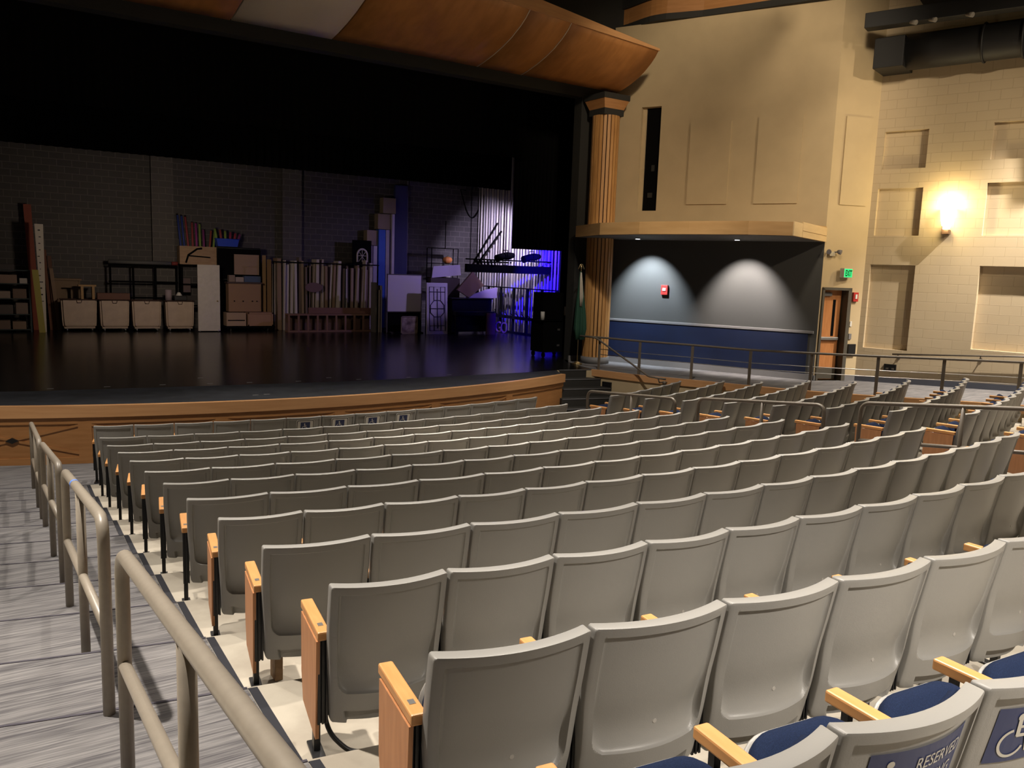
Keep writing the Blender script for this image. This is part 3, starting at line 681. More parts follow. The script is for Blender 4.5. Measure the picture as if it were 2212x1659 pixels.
def endp_mesh(s):
    bm = B(); mm = Matrix.Identity(4)
    slab(bm, [(0.112, 0.576), (0.445, 0.576), (0.44, 0.30), (0.40, 0.17), (0.13, 0.13)], 0.016, Matrix(((0, s, 0, s * 0.014), (1, 0, 0, 0), (0, 0, 1, 0), (0, 0, 0, 1))))
    return mesh_of('end_panel', bm, M_panel)
def tag_mesh():
    bm = B(); box(bm, (-0.011, 0.165, 0.6195), (0.011, 0.195, 0.6215)); return mesh_of('row_plate', bm, M_steel)
ME = dict(shell=shell_mesh(), pad=back_pad_mesh(), pan=pan_mesh(), cush=cush_mesh(), arm=arm_mesh(), std=std_mesh(), endL=endp_mesh(-1), endR=endp_mesh(1), tag=tag_mesh())
def bolt_mesh():
    bm = B()
    for x, z in ((0.02, 0.435),):
        y = shell_back(x / 0.25, z); tube(bm, [(x, y + 0.002, z), (x, y - 0.002, z)], 0.008, 10)
    return mesh_of('shell_cap', bm, mat('seat_cap_plastic', (0.40, 0.38, 0.35), 0.4))
ME['cap'] = bolt_mesh()
for nm in ('pan', 'cush'):
    me = ME[nm].copy(); me.transform(REL); ME[nm + '_low'] = me
def add_seat(th, r, z, wd, label, group, left_end=False, right_end=False, panel_l=False, panel_r=False, plate=False, low=False):
    t = thing('theater_seat', label, 'seat', (r * math.sin(th), -r * math.cos(th), z), th, group); sx = wd / 0.535
    def pt(name, me, x=0.0, parent=t, s=True):
        o = obj(name, me, None, parent); o.location = (x, 0, 0)
        if s: o.scale = (sx, 1, 1)
        return o
    sh = pt('back_shell', ME['shell']); pt('back_cushion', ME['pad']); v_ = '_low' if low else ''; pt('seat_pan', ME['pan' + v_]); pt('seat_cushion', ME['cush' + v_])
    sides = [-1] + ([1] if right_end else [])
    for s in sides:
        x = s * wd / 2; a = pt('armrest', ME['arm'], x, s=False); f = pt('standard', ME['std'], x, s=False)
        if (s < 0 and left_end and panel_l) or (s > 0 and panel_r):
            pt('end_panel', ME['endL' if s < 0 else 'endR'], x, s=False)
        if s < 0 and plate:
            q = obj('row_plate', ME['tag'], None, a)
    return t, sh
SEAT = {}
ROWN = ['', 'front row by the stage', 'second row from the stage', 'third row from the stage', 'fourth row from the stage', 'fifth row from the stage', 'sixth row from the stage', 'seventh row from the stage', 'eighth row from the stage',
        'ninth row from the stage', 'tenth row from the stage', 'eleventh row from the stage', 'second row from the camera', 'nearest row to the camera']
NS = {11: 11, 12: 7, 13: 4}
for k in range(1, 14):
    ws = WO if k % 2 else WE; r = RB[k - 1]; th = TH0[k - 1]; n = NS.get(k, 14)
    for i in range(n):
        wd = ws[i]; tc = th + wd / 2 / r; th += wd / r
        pos = 'the left aisle end' if i == 0 else ('the right aisle end' if i == 13 else ORD[i + 1] + ' from the left aisle')
        lb = 'grey-backed folding theatre seat, ' + (pos if i not in (0, 13) else 'at ' + pos) + ', ' + ROWN[k]
        if k == 13 and i == 1: lb = 'theatre seat with RESERVED SEATING on its blue back sign'
        if k == 13 and i == 2: lb = 'theatre seat with cut-off wheelchair sign at the bottom right corner of the photo'
        if k == 1 and i in (5, 6, 7, 8): lb = 'front row theatre seat with a white wheelchair sign on its back, ' + ['leftmost of four', 'second of four', 'third of four', 'rightmost of four'][i - 5]
        SEAT[(k, i)] = add_seat(tc, r, ZB[k - 1] - 0.85, wd, lb, 'theatre seats of the main block', i == 0, i == 13, k >= 9, True, k >= 7 and i == 0, k == 13 or (k == 12 and i > 3) or (k == 11 and i > 8))
RN = {2: 6, 3: 8, 4: 8, 5: 9, 6: 10, 7: 10, 8: 10, 9: 9, 10: 3}
for k in range(2, 11):
    r = RB[k - 1]; th = math.asin(5.1 / r); i = 0; wd = 0.535
    while i < RN[k]:
        tc = th + wd / 2 / r; th += wd / r; xr = r * math.sin(th); yr = -r * math.cos(th)
        if xr > edge_x(yr) - 0.12: break
        pos = 'at its aisle end' if i == 0 else ORD[i + 1] + ' from its aisle'
        lb = 'theatre seat in the right block, ' + pos + ', ' + ['front row', 'second row', 'third row', 'fourth row', 'fifth row', 'sixth row', 'seventh row', 'eighth row', 'ninth row'][k - 2] + ' there'
        SEAT[('R', k, i)] = add_seat(tc, r, ZB[k - 1] - 0.85 + 0.022, wd, lb, 'theatre seats of the right block', i == 0, False, True, False, False, True)
        i += 1
# signs on seat backs
def stroke(bm, pts, wd, mapf, n=1):
    P = [Vector((a, b)) for a, b in pts]; L = []
    for i, p in enumerate(P):
        dd = (P[min(i + 1, len(P) - 1)] - P[max(i - 1, 0)]).normalized(); nn = Vector((-dd.y, dd.x)) * wd / 2
        L.append((bm.verts.new(mapf(*(p + nn))), bm.verts.new(mapf(*(p - nn)))))
    for a, b in zip(L[:-1], L[1:]): bm.faces.new((a[0], a[1], b[1], b[0]))
def wheelchair(bm, cx, cz, s, mapf):
    def q(pts): return [(cx + a * s, cz + b * s) for a, b in pts]
    for ring in [[(-0.02 + 0.075 * math.cos(t), 0.40 + 0.075 * math.sin(t)) for t in [k * 0.6283 for k in range(10)]]]:
        bm.faces.new([bm.verts.new(mapf(*p)) for p in q(ring)])
    stroke(bm, q([(-0.02, 0.34), (0.0, 0.18), (0.02, 0.02)]), 0.085 * s, mapf)
    stroke(bm, q([(0.0, 0.20), (0.20, 0.20)]), 0.055 * s, mapf)
    stroke(bm, q([(0.0, 0.03), (0.12, 0.03), (0.21, 0.02), (0.27, -0.12), (0.33, -0.30), (0.42, -0.29)]), 0.07 * s, mapf)
    stroke(bm, q([(-0.05 + 0.26 * math.cos(t), -0.12 + 0.26 * math.sin(t)) for t in [math.radians(100 + k * 11) for k in range(23)]]), 0.055 * s, mapf)
def on_back(off):
    def f(x, z):
        return Vector((x, shell_line(z) - 0.055 * (1 - (x / 0.25) ** 2) - off, z))
    return f
def grid_face(bm, x0, x1, z0, z1, mapf, nx=10, nz=4):
    V = [[bm.verts.new(mapf(x0 + (x1 - x0) * i / nx, z0 + (z1 - z0) * j / nz)) for i in range(nx + 1)] for j in range(nz + 1)]
    for j in range(nz):
        for i in range(nx): bm.faces.new((V[j][i], V[j][i + 1], V[j + 1][i + 1], V[j + 1][i]))
def rrect(x0, x1, z0, z1, r, n=5):
    P = []
    for cx, cz, a in ((x1 - r, z1 - r, 0), (x0 + r, z1 - r, 90), (x0 + r, z0 + r, 180), (x1 - r, z0 + r, 270)):
        for k in range(n + 1): t = math.radians(a + 90 * k / n); P.append((cx + r * math.cos(t), cz + r * math.sin(t)))
    return P
for i in (5, 6, 7, 8):
    sh = SEAT[(1, i)][1]
    flat = lambda off: (lambda x, z: Vector((x, shell_line(z) - 0.058 - off, z)))
    b = B(); f = flat(0.0); g = flat(0.004); P = rrect(-0.135, 0.135, 0.44, 0.818, 0.025)
    a_ = [b.verts.new(g(*p)) for p in P]; c_ = [b.verts.new(f(*p)) for p in P]; b.faces.new(a_)
    for k in range(len(P)): b.faces.new((a_[k], a_[(k + 1) % len(P)], c_[(k + 1) % len(P)], c_[k]))
    sg = obj('access_sign', b, M_signw, sh, label='white plate with a blue wheelchair symbol')
    b = B(); h = flat(0.0055); O = rrect(-0.127, 0.127, 0.448, 0.810, 0.02); I = rrect(-0.118, 0.118, 0.457, 0.801, 0.016)
    o_ = [b.verts.new(h(*p)) for p in O]; i_ = [b.verts.new(h(*p)) for p in I]
    for k in range(len(O)): b.faces.new((o_[k], o_[(k + 1) % len(O)], i_[(k + 1) % len(O)], i_[k]))
    for nm, bb, m in (('sign_border', b, M_signk),): o = obj(nm, bb, m, sg)
    b = B(); b.faces.new([b.verts.new(h(*p)) for p in ((-0.072, 0.63), (0.072, 0.63), (0.072, 0.782), (-0.072, 0.782))]); obj('sign_field', b, M_signb, sg)
    b = B(); wheelchair(b, -0.008, 0.70, 0.135, flat(0.0075)); obj('sign_symbol', b, M_signw, sg)
sh = SEAT[(13, 1)][1]; rec = lambda o: on_back(o - 0.0155)
b = B(); grid_face(b, -0.165, 0.205, 0.60, 0.775, rec(0.004), 14); sg = obj('reserved_sign', b, M_signb, sh, label='blue sign reading RESERVED SEATING with a wheelchair')
b = B(); wheelchair(b, -0.10, 0.68, 0.15, rec(0.006))
tb = text_mesh('RESERVED', 0.052, UPRIGHT); bmesh.ops.translate(tb, verts=tb.verts[:], vec=(0.085, 0, 0.705)); t2 = text_mesh('SEATING', 0.052, UPRIGHT); bmesh.ops.translate(t2, verts=t2.verts[:], vec=(0.073, 0, 0.645))
for tt in (tb, t2):
    bmesh.ops.scale(tt, verts=tt.verts[:], vec=(0.86, 1, 1), space=Matrix.Translation((-0.08, 0, 0)))
    for vv in tt.verts: vv.co = rec(0.006)(vv.co.x, vv.co.z)
    merge(b, tt)
obj('sign_lettering', b, M_letter, sg)
sh = SEAT[(13, 2)][1]
b = B(); grid_face(b, -0.19, 0.18, 0.60, 0.775, rec(0.004), 14); sg = obj('reserved_sign', b, M_signb, sh, label='blue sign with a silver wheelchair symbol')
b = B(); wheelchair(b, -0.11, 0.68, 0.16, rec(0.006)); obj('sign_symbol', b, M_letter, sg)
# small plastic caps on the shells of the nearest rows
for (key, (t, sh)) in list(SEAT.items()):
    if key[0] != 'R' and key[0] >= 10:
        o = obj('shell_cap', ME['cap'], None, sh)
# wooden prop and cable at the near aisle end
def rowpt(k, x, off, z=0.0):
    r = RB[k - 1] + off; return Vector((x, -math.sqrt(r * r - x * x), ZB[k - 1] - 0.85 + z))
b = B(); q = rowpt(10, -3.43, -0.30); box(b, (q.x - 0.022, q.y - 0.045, q.z), (q.x + 0.022, q.y + 0.045, q.z + 0.24), None, 0.003)
solo('wooden_prop', b, M_ply, 'short wooden block standing under the aisle-end seat, third row from the camera side', 'wood block')
b = B(); tube(b, bend([rowpt(11, -3.52, -0.23, 0.22), rowpt(11, -3.50, -0.20, 0.10), rowpt(11, -3.42, -0.16, 0.012), rowpt(11, -3.15, -0.14, 0.012), rowpt(11, -2.7, -0.16, 0.012)], 0.05), 0.011, 8)
solo('power_cable', b, M_black, 'black cable curling from the aisle-end leg onto the concrete, third row from the camera', 'cable')

# ------------------------------------------------------------------ aisle handrails
def floor_z(x, y):
    r = math.hypot(x, y); z = FZ[0]
    for k in range(1, 16):
        if r > RB[k - 1]: z = FZ[k]
    return z
def aisle_rail(label, x, y0, y1, zt0, zt1, zm0, zm1, mids, m, group, r=0.027, tape=None):
    t = thing('aisle_handrail', label, 'handrail', (x, y0, floor_z(x, y0)), 0, group); O = Vector(t.location)
    f0 = floor_z(x, y0); f1 = floor_z(x, y1)
    b = B(); tube(b, [Vector(p) - O for p in bend([(x, y0, f0), (x, y0, zt0), (x, y1, zt1), (x, y1, f1)], 0.13, 7)], r, 14); top = obj('top_rail', b, m, t)
    b = B(); tube(b, [Vector(p) - O for p in [(x, y0, zm0), (x, y1, zm1)]], r * 0.9, 12); obj('mid_rail', b, m, t)
    for ym in mids:
        zt = zt0 + (zt1 - zt0) * (ym - y0) / (y1 - y0); b = B(); tube(b, [Vector((x, ym, floor_z(x, ym))) - O, Vector((x, ym, zt)) - O], r * 0.95, 12); obj('post', b, m, t)
    if tape:
        zt = lambda y: zt0 + (zt1 - zt0) * (y - y0) / (y1 - y0); b = B(); tube(b, [Vector((x, tape, zt(tape))) - O, Vector((x, tape - 0.06, zt(tape - 0.06))) - O], r * 1.04, 14); obj('tape_band', b, M_tape, top, label='band of blue tape')
    return t
G1 = 'taupe handrails down the left aisle'
aisle_rail('taupe pipe handrail nearest the camera, running out of the bottom of the photo', -4.28, -24.93, -27.5, 2.03, 2.38, 1.56, 1.92, [-26.2], M_rail, G1)
aisle_rail('taupe pipe handrail with a band of blue tape, second from the camera', -4.28, -21.92, -24.30, 1.66, 1.985, 1.15, 1.46, [-23.13], M_rail, G1, tape=-22.75)
aisle_rail('taupe pipe handrail in the left aisle, third from the camera', -4.28, -18.72, -21.30, 1.22, 1.57, 0.77, 1.12, [-20.06], M_rail, G1)
aisle_rail('taupe pipe handrail in the left aisle closest to the stage', -4.28, -15.85, -18.05, 0.93, 1.12, 0.43, 0.62, [-17.15], M_rail, G1)
G2 = 'bronze handrails down the right aisle'
aisle_rail('dark bronze handrail in the right aisle in front of the stage steps', 4.42, -16.70, -18.95, 1.05, 1.25, 0.55, 0.75, [-17.9], M_bronze, G2, 0.025)
aisle_rail('dark bronze handrail in the middle of the right aisle', 4.42, -19.45, -21.68, 1.33, 1.58, 0.87, 1.12, [-20.67], M_bronze, G2, 0.025)
aisle_rail('dark bronze handrail in the right aisle cut by the right edge of the photo', 4.42, -22.20, -24.9, 1.69, 2.02, 1.22, 1.56, [-23.46], M_bronze, G2, 0.025)
# guardrail along the platform edge
gp = [(7.45, -13.19), (7.81, -14.21), (8.41, -15.27), (8.92, -16.47), (9.35, -17.68), (9.81, -18.85), (10.34, -19.85), (10.85, -20.96), (11.4, -22.25), (12.1, -24.0)]
GH = 0.775
gr = thing('guardrail', 'long bronze guardrail with thin cables along the edge of the raised side platform', 'railing', (gp[0][0], gp[0][1], SZ)); O = Vector(gr.location)
tp = [Vector((x, y, zramp(x, y) + GH)) for x, y in [(7.22, -12.72)] + gp]
b = B(); tube(b, [p - O for p in tp], 0.024, 10); obj('top_rail', b, M_bronze, gr)
for hh in (0.50, 0.375):
    b = B(); tube(b, [Vector((x, y, zramp(x, y) + hh)) - O for x, y in gp], 0.008, 8); obj('cable', b, M_steel, gr, label='thin metal cable')
for i, (x, y) in enumerate(gp):
    z = zramp(x, y); dd = Vector((gp[min(i + 1, 9)][0] - gp[max(i - 1, 0)][0], gp[min(i + 1, 9)][1] - gp[max(i - 1, 0)][1])); an = math.atan2(dd.y, dd.x)
    b = B(); box(b, (-0.030, -0.012, 0), (0.030, 0.012, GH - 0.02), T(Vector((x, y, z)) - O, an), 0.002); obj('post', b, M_bronze, gr)
# sloping rail beside the stage steps
b = B(); pts = [(7.42, -13.12, SZ + GH), (7.60, -13.55, SZ + 0.62), (7.68, -14.85, 0.93), (7.80, -15.15, 0.91)]
tube(b, bend([(7.30, -12.95, SZ + GH), (7.40, -13.12, SZ + GH - 0.02), (7.66, -14.72, 0.935), (7.80, -15.12, 0.915)], 0.05), 0.021, 10)
br = B(); tube(br, [(7.74, -14.95, 0.905), (7.80, -14.92, 0.82), (8.10, -14.88, 0.80)], 0.016, 8); cyl(br, (7.97, -14.9, 0.765), 0.04, 0.07, 12)
multi('step_handrail', 'sloping bronze handrail beside the dark steps up to the stage', 'handrail', [('rail', b, M_bronze), ('bracket', br, M_bronze)])
# wall handrail on the block wall
b = B(); P = [FC @ Vector((s, -0.09, 1.60 + 0.075 * (s - 0.83) * 0.95)) for s in (0.80, 4.8)]; tube(b, P, 0.02, 10)
bk = B()
for s in (0.92, 2.55, 4.2):
    z = 1.60 + 0.071 * (s - 0.83); p = FC @ Vector((s, -0.09, z - 0.015)); q = FC @ Vector((s, 0.0, z - 0.09)); tube(bk, [p, p + Vector((0, 0, -0.06)), q], 0.012, 8)
    p2 = FC @ Vector((s, -0.012, z - 0.09)); tube(bk, [FC @ Vector((s, -0.015, z - 0.09)), FC @ Vector((s, 0.0, z - 0.09))], 0.035, 12)
multi('wall_handrail', 'dark handrail mounted on the tan block wall at right', 'handrail', [('rail', b, M_bronze), ('bracket', bk, M_bronze)])

# ------------------------------------------------------------------ wall fittings
def onwall(F, s, z, y=0.0): return F @ Vector((s, y, z))
# exit sign, standing off the wall and facing the seats
q = onwall(FB, 0.55, 3.27, -0.10); t = thing('exit_sign', 'glowing green EXIT sign above the wooden door', 'exit sign', q)
b = B(); box(b, (-0.15, -0.055, 0), (0.15, 0.055, 0.21), None, 0.006); hs = obj('housing', b, mat('exit_housing', (0.45, 0.42, 0.36), 0.5), t)
b = B(); box(b, (-0.14, -0.060, 0.012), (0.14, -0.054, 0.198)); fc = obj('face', b, M_exit, t, label='glowing green face')
b = text_mesh('EXIT', 0.185, UPRIGHT, 0.008); bmesh.ops.scale(b, verts=b.verts[:], vec=(0.62, 1, 1)); bmesh.ops.translate(b, verts=b.verts[:], vec=(0, -0.067, 0.04)); obj('lettering', b, M_exitd, fc)
b = B(); tube(b, [(0.05, 0.05, 0.12), (0.06, 0.13, 0.12)], 0.02, 8); obj('bracket', b, M_greytrim, t)
# emergency light with two lamp heads
q = onwall(FB, 0.17, 3.74, -0.035); t = thing('emergency_light', 'twin-headed grey emergency light high on the wall near the corner', 'light', q); MG = mat('grey_lamp_plastic', (0.15, 0.14, 0.15), 0.5)
b = B(); box(b, (-0.07, -0.045, 0), (0.07, 0.03, 0.10), FBl, 0.008); obj('housing', b, mat('cream_plastic', (0.48, 0.42, 0.30), 0.5), t)
for s in (-1, 1):
    b = B(); p = FBl @ Vector((s * 0.13, -0.09, 0.10)); dv = FBl @ Vector((s * 0.6, -0.8, -0.25)); tube(b, [p - dv * 0.04, p, p + dv * 0.05], [0.03, 0.05, 0.055], 14); tube(b, [FBl @ Vector((s * 0.05, -0.03, 0.09)), p], 0.014, 8); obj('lamp_head', b, MG, t)
def plate(name, F, s, z, wd, h, dep, m, label, cat, extra=None):
    b = B(); box(b, (s - wd / 2, -dep, z - h / 2), (s + wd / 2, 0.0, z + h / 2), F, 0.004); parts = [(name + '_body' if extra else 'x', b, m)]
    if not extra: return solo(name, b, m, label, cat)
    return multi(name, label, cat, [('housing', b, m)] + extra)
b = B(); box(b, (0.875, -0.075, 2.80), (0.925, -0.055, 2.90), FB)
plate('fire_alarm', FB, 0.90, 2.84, 0.13, 0.21, 0.06, M_red, 'red fire alarm strobe on the wall right of the exit door', 'fire alarm', [('strobe_lens', b, M_signw)])
b = B(); box(b, (1.42, -0.085, 2.80), (1.50, -0.06, 2.87), FA)
plate('fire_alarm', FA, 1.46, 2.82, 0.17, 0.24, 0.065, M_red, 'red fire alarm strobe on the charcoal wall in the pool of light', 'fire alarm', [('strobe_lens', b, M_signw)])
plate('light_switch', FB, 0.86, 2.22, 0.05, 0.12, 0.02, M_signw, 'small white switch on the wall beside the exit door', 'switch')
plate('card_reader', FB, 0.86, 1.93, 0.07, 0.13, 0.03, M_greytrim, 'small grey card reader beside the exit door', 'card reader')
plate('wall_box', FB, 0.93, 1.62, 0.19, 0.27, 0.05, M_black, 'black box low on the wall beside the exit door', 'wall box')
b = B()
for s in (0.68, 0.80): box(b, (s, -0.06, 1.24), (s + 0.05, -0.045, 1.28), FC)
plate('outlet_box', FC, 0.76, 1.28, 0.26, 0.16, 0.045, M_black, 'black outlet box at the foot of the tan block wall', 'outlet', [('socket', b, M_frame)])
# outlet box on the platform nose
EN = Vector((7.66, -14.02, 0)); ex = frame(Vector((7.37, -13.22, 0)), Vector((0.38, -1.08, 0)).normalized())
b = B(); box(b, (0.20, -0.05, 0.46), (0.44, 0.0, 0.66), ex, 0.004); b2 = B()
for s in (0.26, 0.34): box(b2, (s, -0.055, 0.48), (s + 0.03, -0.049, 0.52), ex)
multi('outlet_box', 'black outlet box on the tan platform wall by the steps', 'outlet', [('housing', b, M_black), ('socket', b2, M_steel)])
# wall sconce
q = onwall(FC, 1.63, 4.26, -0.02); t = thing('wall_sconce', 'bright wall sconce with a dark metal bracket on the block wall', 'wall lamp', q); FCl = frame(Vector((0, 0, 0)), CD)
b = B(); box(b, (-0.075, -0.16, 0.0), (0.075, 0.015, 0.10), FCl, 0.01); box(b, (-0.075, -0.16, 0.08), (-0.055, -0.02, 0.34), FCl); box(b, (-0.04, -0.01, 0.05), (0.04, 0.015, 0.5), FCl); obj('bracket', b, mat('bronze_sconce', (0.10, 0.055, 0.03), 0.4, 0.4), t)
b = B(); p = FCl @ Vector((0, -0.10, 0)); tube(b, [p + Vector((0, 0, 0.11)), p + Vector((0, 0, 0.3)), p + Vector((0, 0, 0.56))], [0.07, 0.12, 0.15], 20, cap=False); obj('glass_shade', b, M_lampg, t)
lamp('POINT', 'sconce_bulb', q + FCl @ Vector((0, -0.26, 0.62)), None, 26, (1.0, 0.80, 0.42), 0.06)
lamp('POINT', 'sconce_bulb', q + FCl @ Vector((0.0, -0.30, 0.16)), None, 5, (1.0, 0.80, 0.42), 0.06)

# ------------------------------------------------------------------ ducts at the top right
M_duct = mat('black_duct', (0.006, 0.0057, 0.0055), 0.6)
F2 = frame(Vector((12.31, -16.65, 0)), CD, -0.42)
b = B(); box(b, (0.02, -0.41, 7.72), (0.62, 0.40, 8.34), F2, 0.01)
c = B(); tube(c, [F2 @ Vector((s, 0.0, 8.06)) for s in (0.62, 1.2, 2.5, 3.6)] + [F2 @ Vector((4.0, 0.05, 7.95)), F2 @ Vector((4.3, 0.05, 7.6)), F2 @ Vector((4.4, 0.05, 7.0))], 0.36, 24)
rg = B()
for s in (2.05, 2.75): tube(rg, [F2 @ Vector((s, 0.36 * 1.04 * math.cos(a), 8.06 + 0.36 * 1.04 * math.sin(a))) for a in [k * 2 * math.pi / 24 for k in range(24)]], 0.022, 8, closed=True)
multi('air_duct', 'big round black air duct under the ceiling at top right', 'duct', [('plenum', b, M_duct), ('duct_run', c, M_duct), ('hanger_ring', rg, M_duct)])
F3 = frame(Vector((10.95, -17.05, 0)), Vector((0.36, -0.93, 0)).normalized())
b = B(); box(b, (0, 0, 8.42), (9, 0.30, 8.72), F3, 0.01)
lp = B()
for s in (0.9, 1.25, 1.9, 6.2): tube(lp, [F3 @ Vector((s, -0.05, 8.40)), F3 @ Vector((s + 0.12, -0.12, 8.36))], [0.035, 0.05], 10)
multi('ceiling_beam', 'black lighting beam above the round duct at top right', 'beam', [('beam', b, M_duct), ('fixture', lp, mat('dull_fixture', (0.22, 0.20, 0.17), 0.5), None, 'small pale clips')])
b = B(); box(b, (0.9, -0.9, 9.0), (10, 1.6, 9.2), F3); solo('ceiling_cloud', b, M_dark, 'dark ceiling panel above the beam at top right', 'ceiling panel')

# ------------------------------------------------------------------ flag beside the column
t = thing('flag', 'furled green and cream flag on a brass pole beside the column', 'flag', (7.66, -12.06, SZ))
b = B(); cyl(b, (0, 0, 0), 0.13, 0.03, 20); cyl(b, (0, 0, 0.03), 0.10, 0.05, 20, 0.03); obj('base', b, M_brass, t)
b = B(); cyl(b, (0, 0, 0.03), 0.012, 2.35, 10); pole = obj('pole', b, M_brass, t)
b = B(); tube(b, [(0, 0, 2.36), (0, 0, 2.43), (0.0, 0, 2.46)], [0.02, 0.022, 0.01], 10); tube(b, bend([(-0.075, 0.02, 2.36), (-0.03, 0.0, 2.48), (0.03, 0.0, 2.48), (0.075, -0.02, 2.36)], 0.03), 0.012, 8); obj('finial', b, M_brass, pole)
def cloth(bm, zs, prof, lobes, ph=0.0, cx=0.0):
    L = []
    for z, (rx, ry, ox) in zip(zs, prof):
        L.append([bm.verts.new((cx + ox + rx * (1 + 0.28 * math.sin(lobes * a + ph)) * math.cos(a), ry * (1 + 0.28 * math.sin(lobes * a + ph)) * math.sin(a), z)) for a in [k * 2 * math.pi / 36 for k in range(36)]])
    for a, c2 in zip(L[:-1], L[1:]):
        for k in range(36): f = bm.faces.new((a[k], a[(k + 1) % 36], c2[(k + 1) % 36], c2[k])); f.smooth = True
    bm.faces.new(L[0]); bm.faces.new(L[-1][::-1])
b = B(); cloth(b, [2.30, 2.0, 1.6, 1.2, 0.9, 0.62], [(0.018, 0.018, -0.01), (0.045, 0.04, 0.0), (0.09, 0.07, 0.02), (0.13, 0.09, 0.04), (0.15, 0.10, 0.05), (0.11, 0.07, 0.04)], 6); obj('green_cloth', b, M_flagg, t)
b = B(); cloth(b, [2.28, 2.0, 1.7, 1.45], [(0.016, 0.02, 0.0), (0.03, 0.05, 0.01), (0.03, 0.075, 0.02), (0.012, 0.06, 0.01)], 4, 1.0, -0.035); bmesh.ops.translate(b, verts=b.verts[:], vec=(0, -0.05, 0)); obj('cream_stripe', b, M_flagw, t)

# ------------------------------------------------------------------ things on the stage
def bxw(lo, hi, bev=0.004): b = B(); box(b, lo, hi, None, bev); return b
def simple(name, lo, hi, m, label, cat, group=None): return solo(name, bxw(lo, hi), m, label, cat, group)
# four cream carts
CARTL = ['leftmost cream plastic cart along the back of the stage', 'second cream plastic cart from the left on the stage', 'third cream plastic cart from the left on the stage', 'rightmost cream plastic cart, beside the tall white panel on the stage']
for (x0, x1, y), lb in zip([(-2.90, -1.94, -0.65), (-1.88, -1.06, -0.77), (-1.00, -0.16, -0.88), (-0.06, 0.79, -1.0)], CARTL):
    t = thing('laundry_cart', lb, 'cart', ((x0 + x1) / 2, y, SZ), 0, 'cream carts on the stage'); hw = (x1 - x0) / 2; ztop = 0.95
    b = B(); L = []
    for z, k in ((0.14, 0.86), (0.17, 0.93), (0.30, 0.955), (ztop, 1.0)):
        L.append([b.verts.new((sx * hw * k, yy * k + 0.2 * (1 - k), z)) for sx, yy in ((-1, 0.0), (1, 0.0), (1, 0.42), (-1, 0.42))])
    for a, c2 in zip(L[:-1], L[1:]):
        for k in range(4): b.faces.new((a[k], a[(k + 1) % 4], c2[(k + 1) % 4], c2[k]))
    b.faces.new(L[0][::-1])
    bmesh.ops.bevel(b, geom=[e for e in b.edges if abs(e.verts[0].co.z - e.verts[1].co.z) > 0.01], offset=0.05, segments=3, affect='EDGES')
    obj('tub', b, M_cart, t)
    b = B(); rim = [(-hw - 0.01, -0.012), (hw + 0.01, -0.012), (hw + 0.01, 0.432), (-hw - 0.01, 0.432)]; tube(b, [(x, yy, ztop) for x, yy in rim], 0.016, 8, closed=True); obj('rim', b, mat('dark_cart_trim', (0.05, 0.025, 0.018), 0.7), t)
    b = B(); box(b, (-hw * 0.86, 0.03, 0.09), (hw * 0.86, 0.39, 0.13)); obj('base', b, M_cart, t)
    b = B(); tube(b, [(-0.07, 0.0, 0.93), (-0.05, -0.02, 0.86), (0.05, -0.02, 0.86), (0.07, 0.0, 0.93)], 0.010, 6); obj('handle', b, mat('dark_cart_trim', (0.05, 0.025, 0.018), 0.7), t)
    for sx in (-1, 1):
        for yy in (0.08, 0.34):
            b = B(); tube(b, [(sx * hw * 0.7 - 0.012, yy, 0.045), (sx * hw * 0.7 + 0.012, yy, 0.045)], 0.045, 14); box(b, (sx * hw * 0.7 - 0.02, yy - 0.01, 0.045), (sx * hw * 0.7 + 0.02, yy + 0.01, 0.1)); obj('caster', b, M_steel, t)
# tall pieces left of the carts
C_ = cmat
def plank(name, x0, x1, y, z0, z1, m, label, cat='plank', lean=0.0, th=0.03, group=None):
    b = B(); slab(b, [(x0, z0), (x1, z0), (x1 + lean, z1), (x0 + lean, z1)], th, Matrix.Translation((0, y, 0))); return solo(name, b, m, label, cat, group)
plank('tall_plank', -3.60, -3.40, 0.05, SZ, 4.60, C_('brick_red_paint', (0.22, 0.045, 0.02)), 'tallest red-brown plank leaning on the back wall at far left', lean=-0.13)
b = B(); slab(b, [(-3.40, SZ), (-3.30, SZ), (-3.28, 4.02), (-3.50, 4.02)], 0.12, Matrix.Translation((0, -0.75, 0)))
mk = B()
for i in range(16):
    z = 1.05 + i * 0.185; box(mk, (-3.46 + random.random() * 0.07, -0.758, z), (-3.40 + random.random() * 0.07, -0.749, z + 0.02 + random.random() * 0.02))
multi('birch_post', 'white post with black marks standing left of the carts', 'prop post', [('post', b, mat('birch_white', (0.55, 0.50, 0.42), 0.7)), ('bark_mark', mk, M_signk)])
plank('yellow_plank', -3.50, -3.34, -0.95, SZ, 2.71, C_('yellow_green_paint', (0.32, 0.28, 0.06)), 'yellow-green plank leaning beside the white marked post', lean=-0.12)
for i, (x, h, ln, c) in enumerate([(-3.12, 3.30, -0.12, (0.13, 0.045, 0.02)), (-3.02, 3.12, -0.10, (0.10, 0.04, 0.02)), (-2.93, 2.75, -0.16, (0.20, 0.13, 0.08))]):
    plank('leaning_plank', x - 0.05, x + 0.05, 0.0 - 0.06 * i, SZ, h, C_('plank_%s' % 'abc'[i], c), ['dark brown plank leaning beside the white marked post, tallest of three', 'dark brown plank between two others left of the carts', 'shorter tan plank leaning just left of the carts'][i], lean=ln)
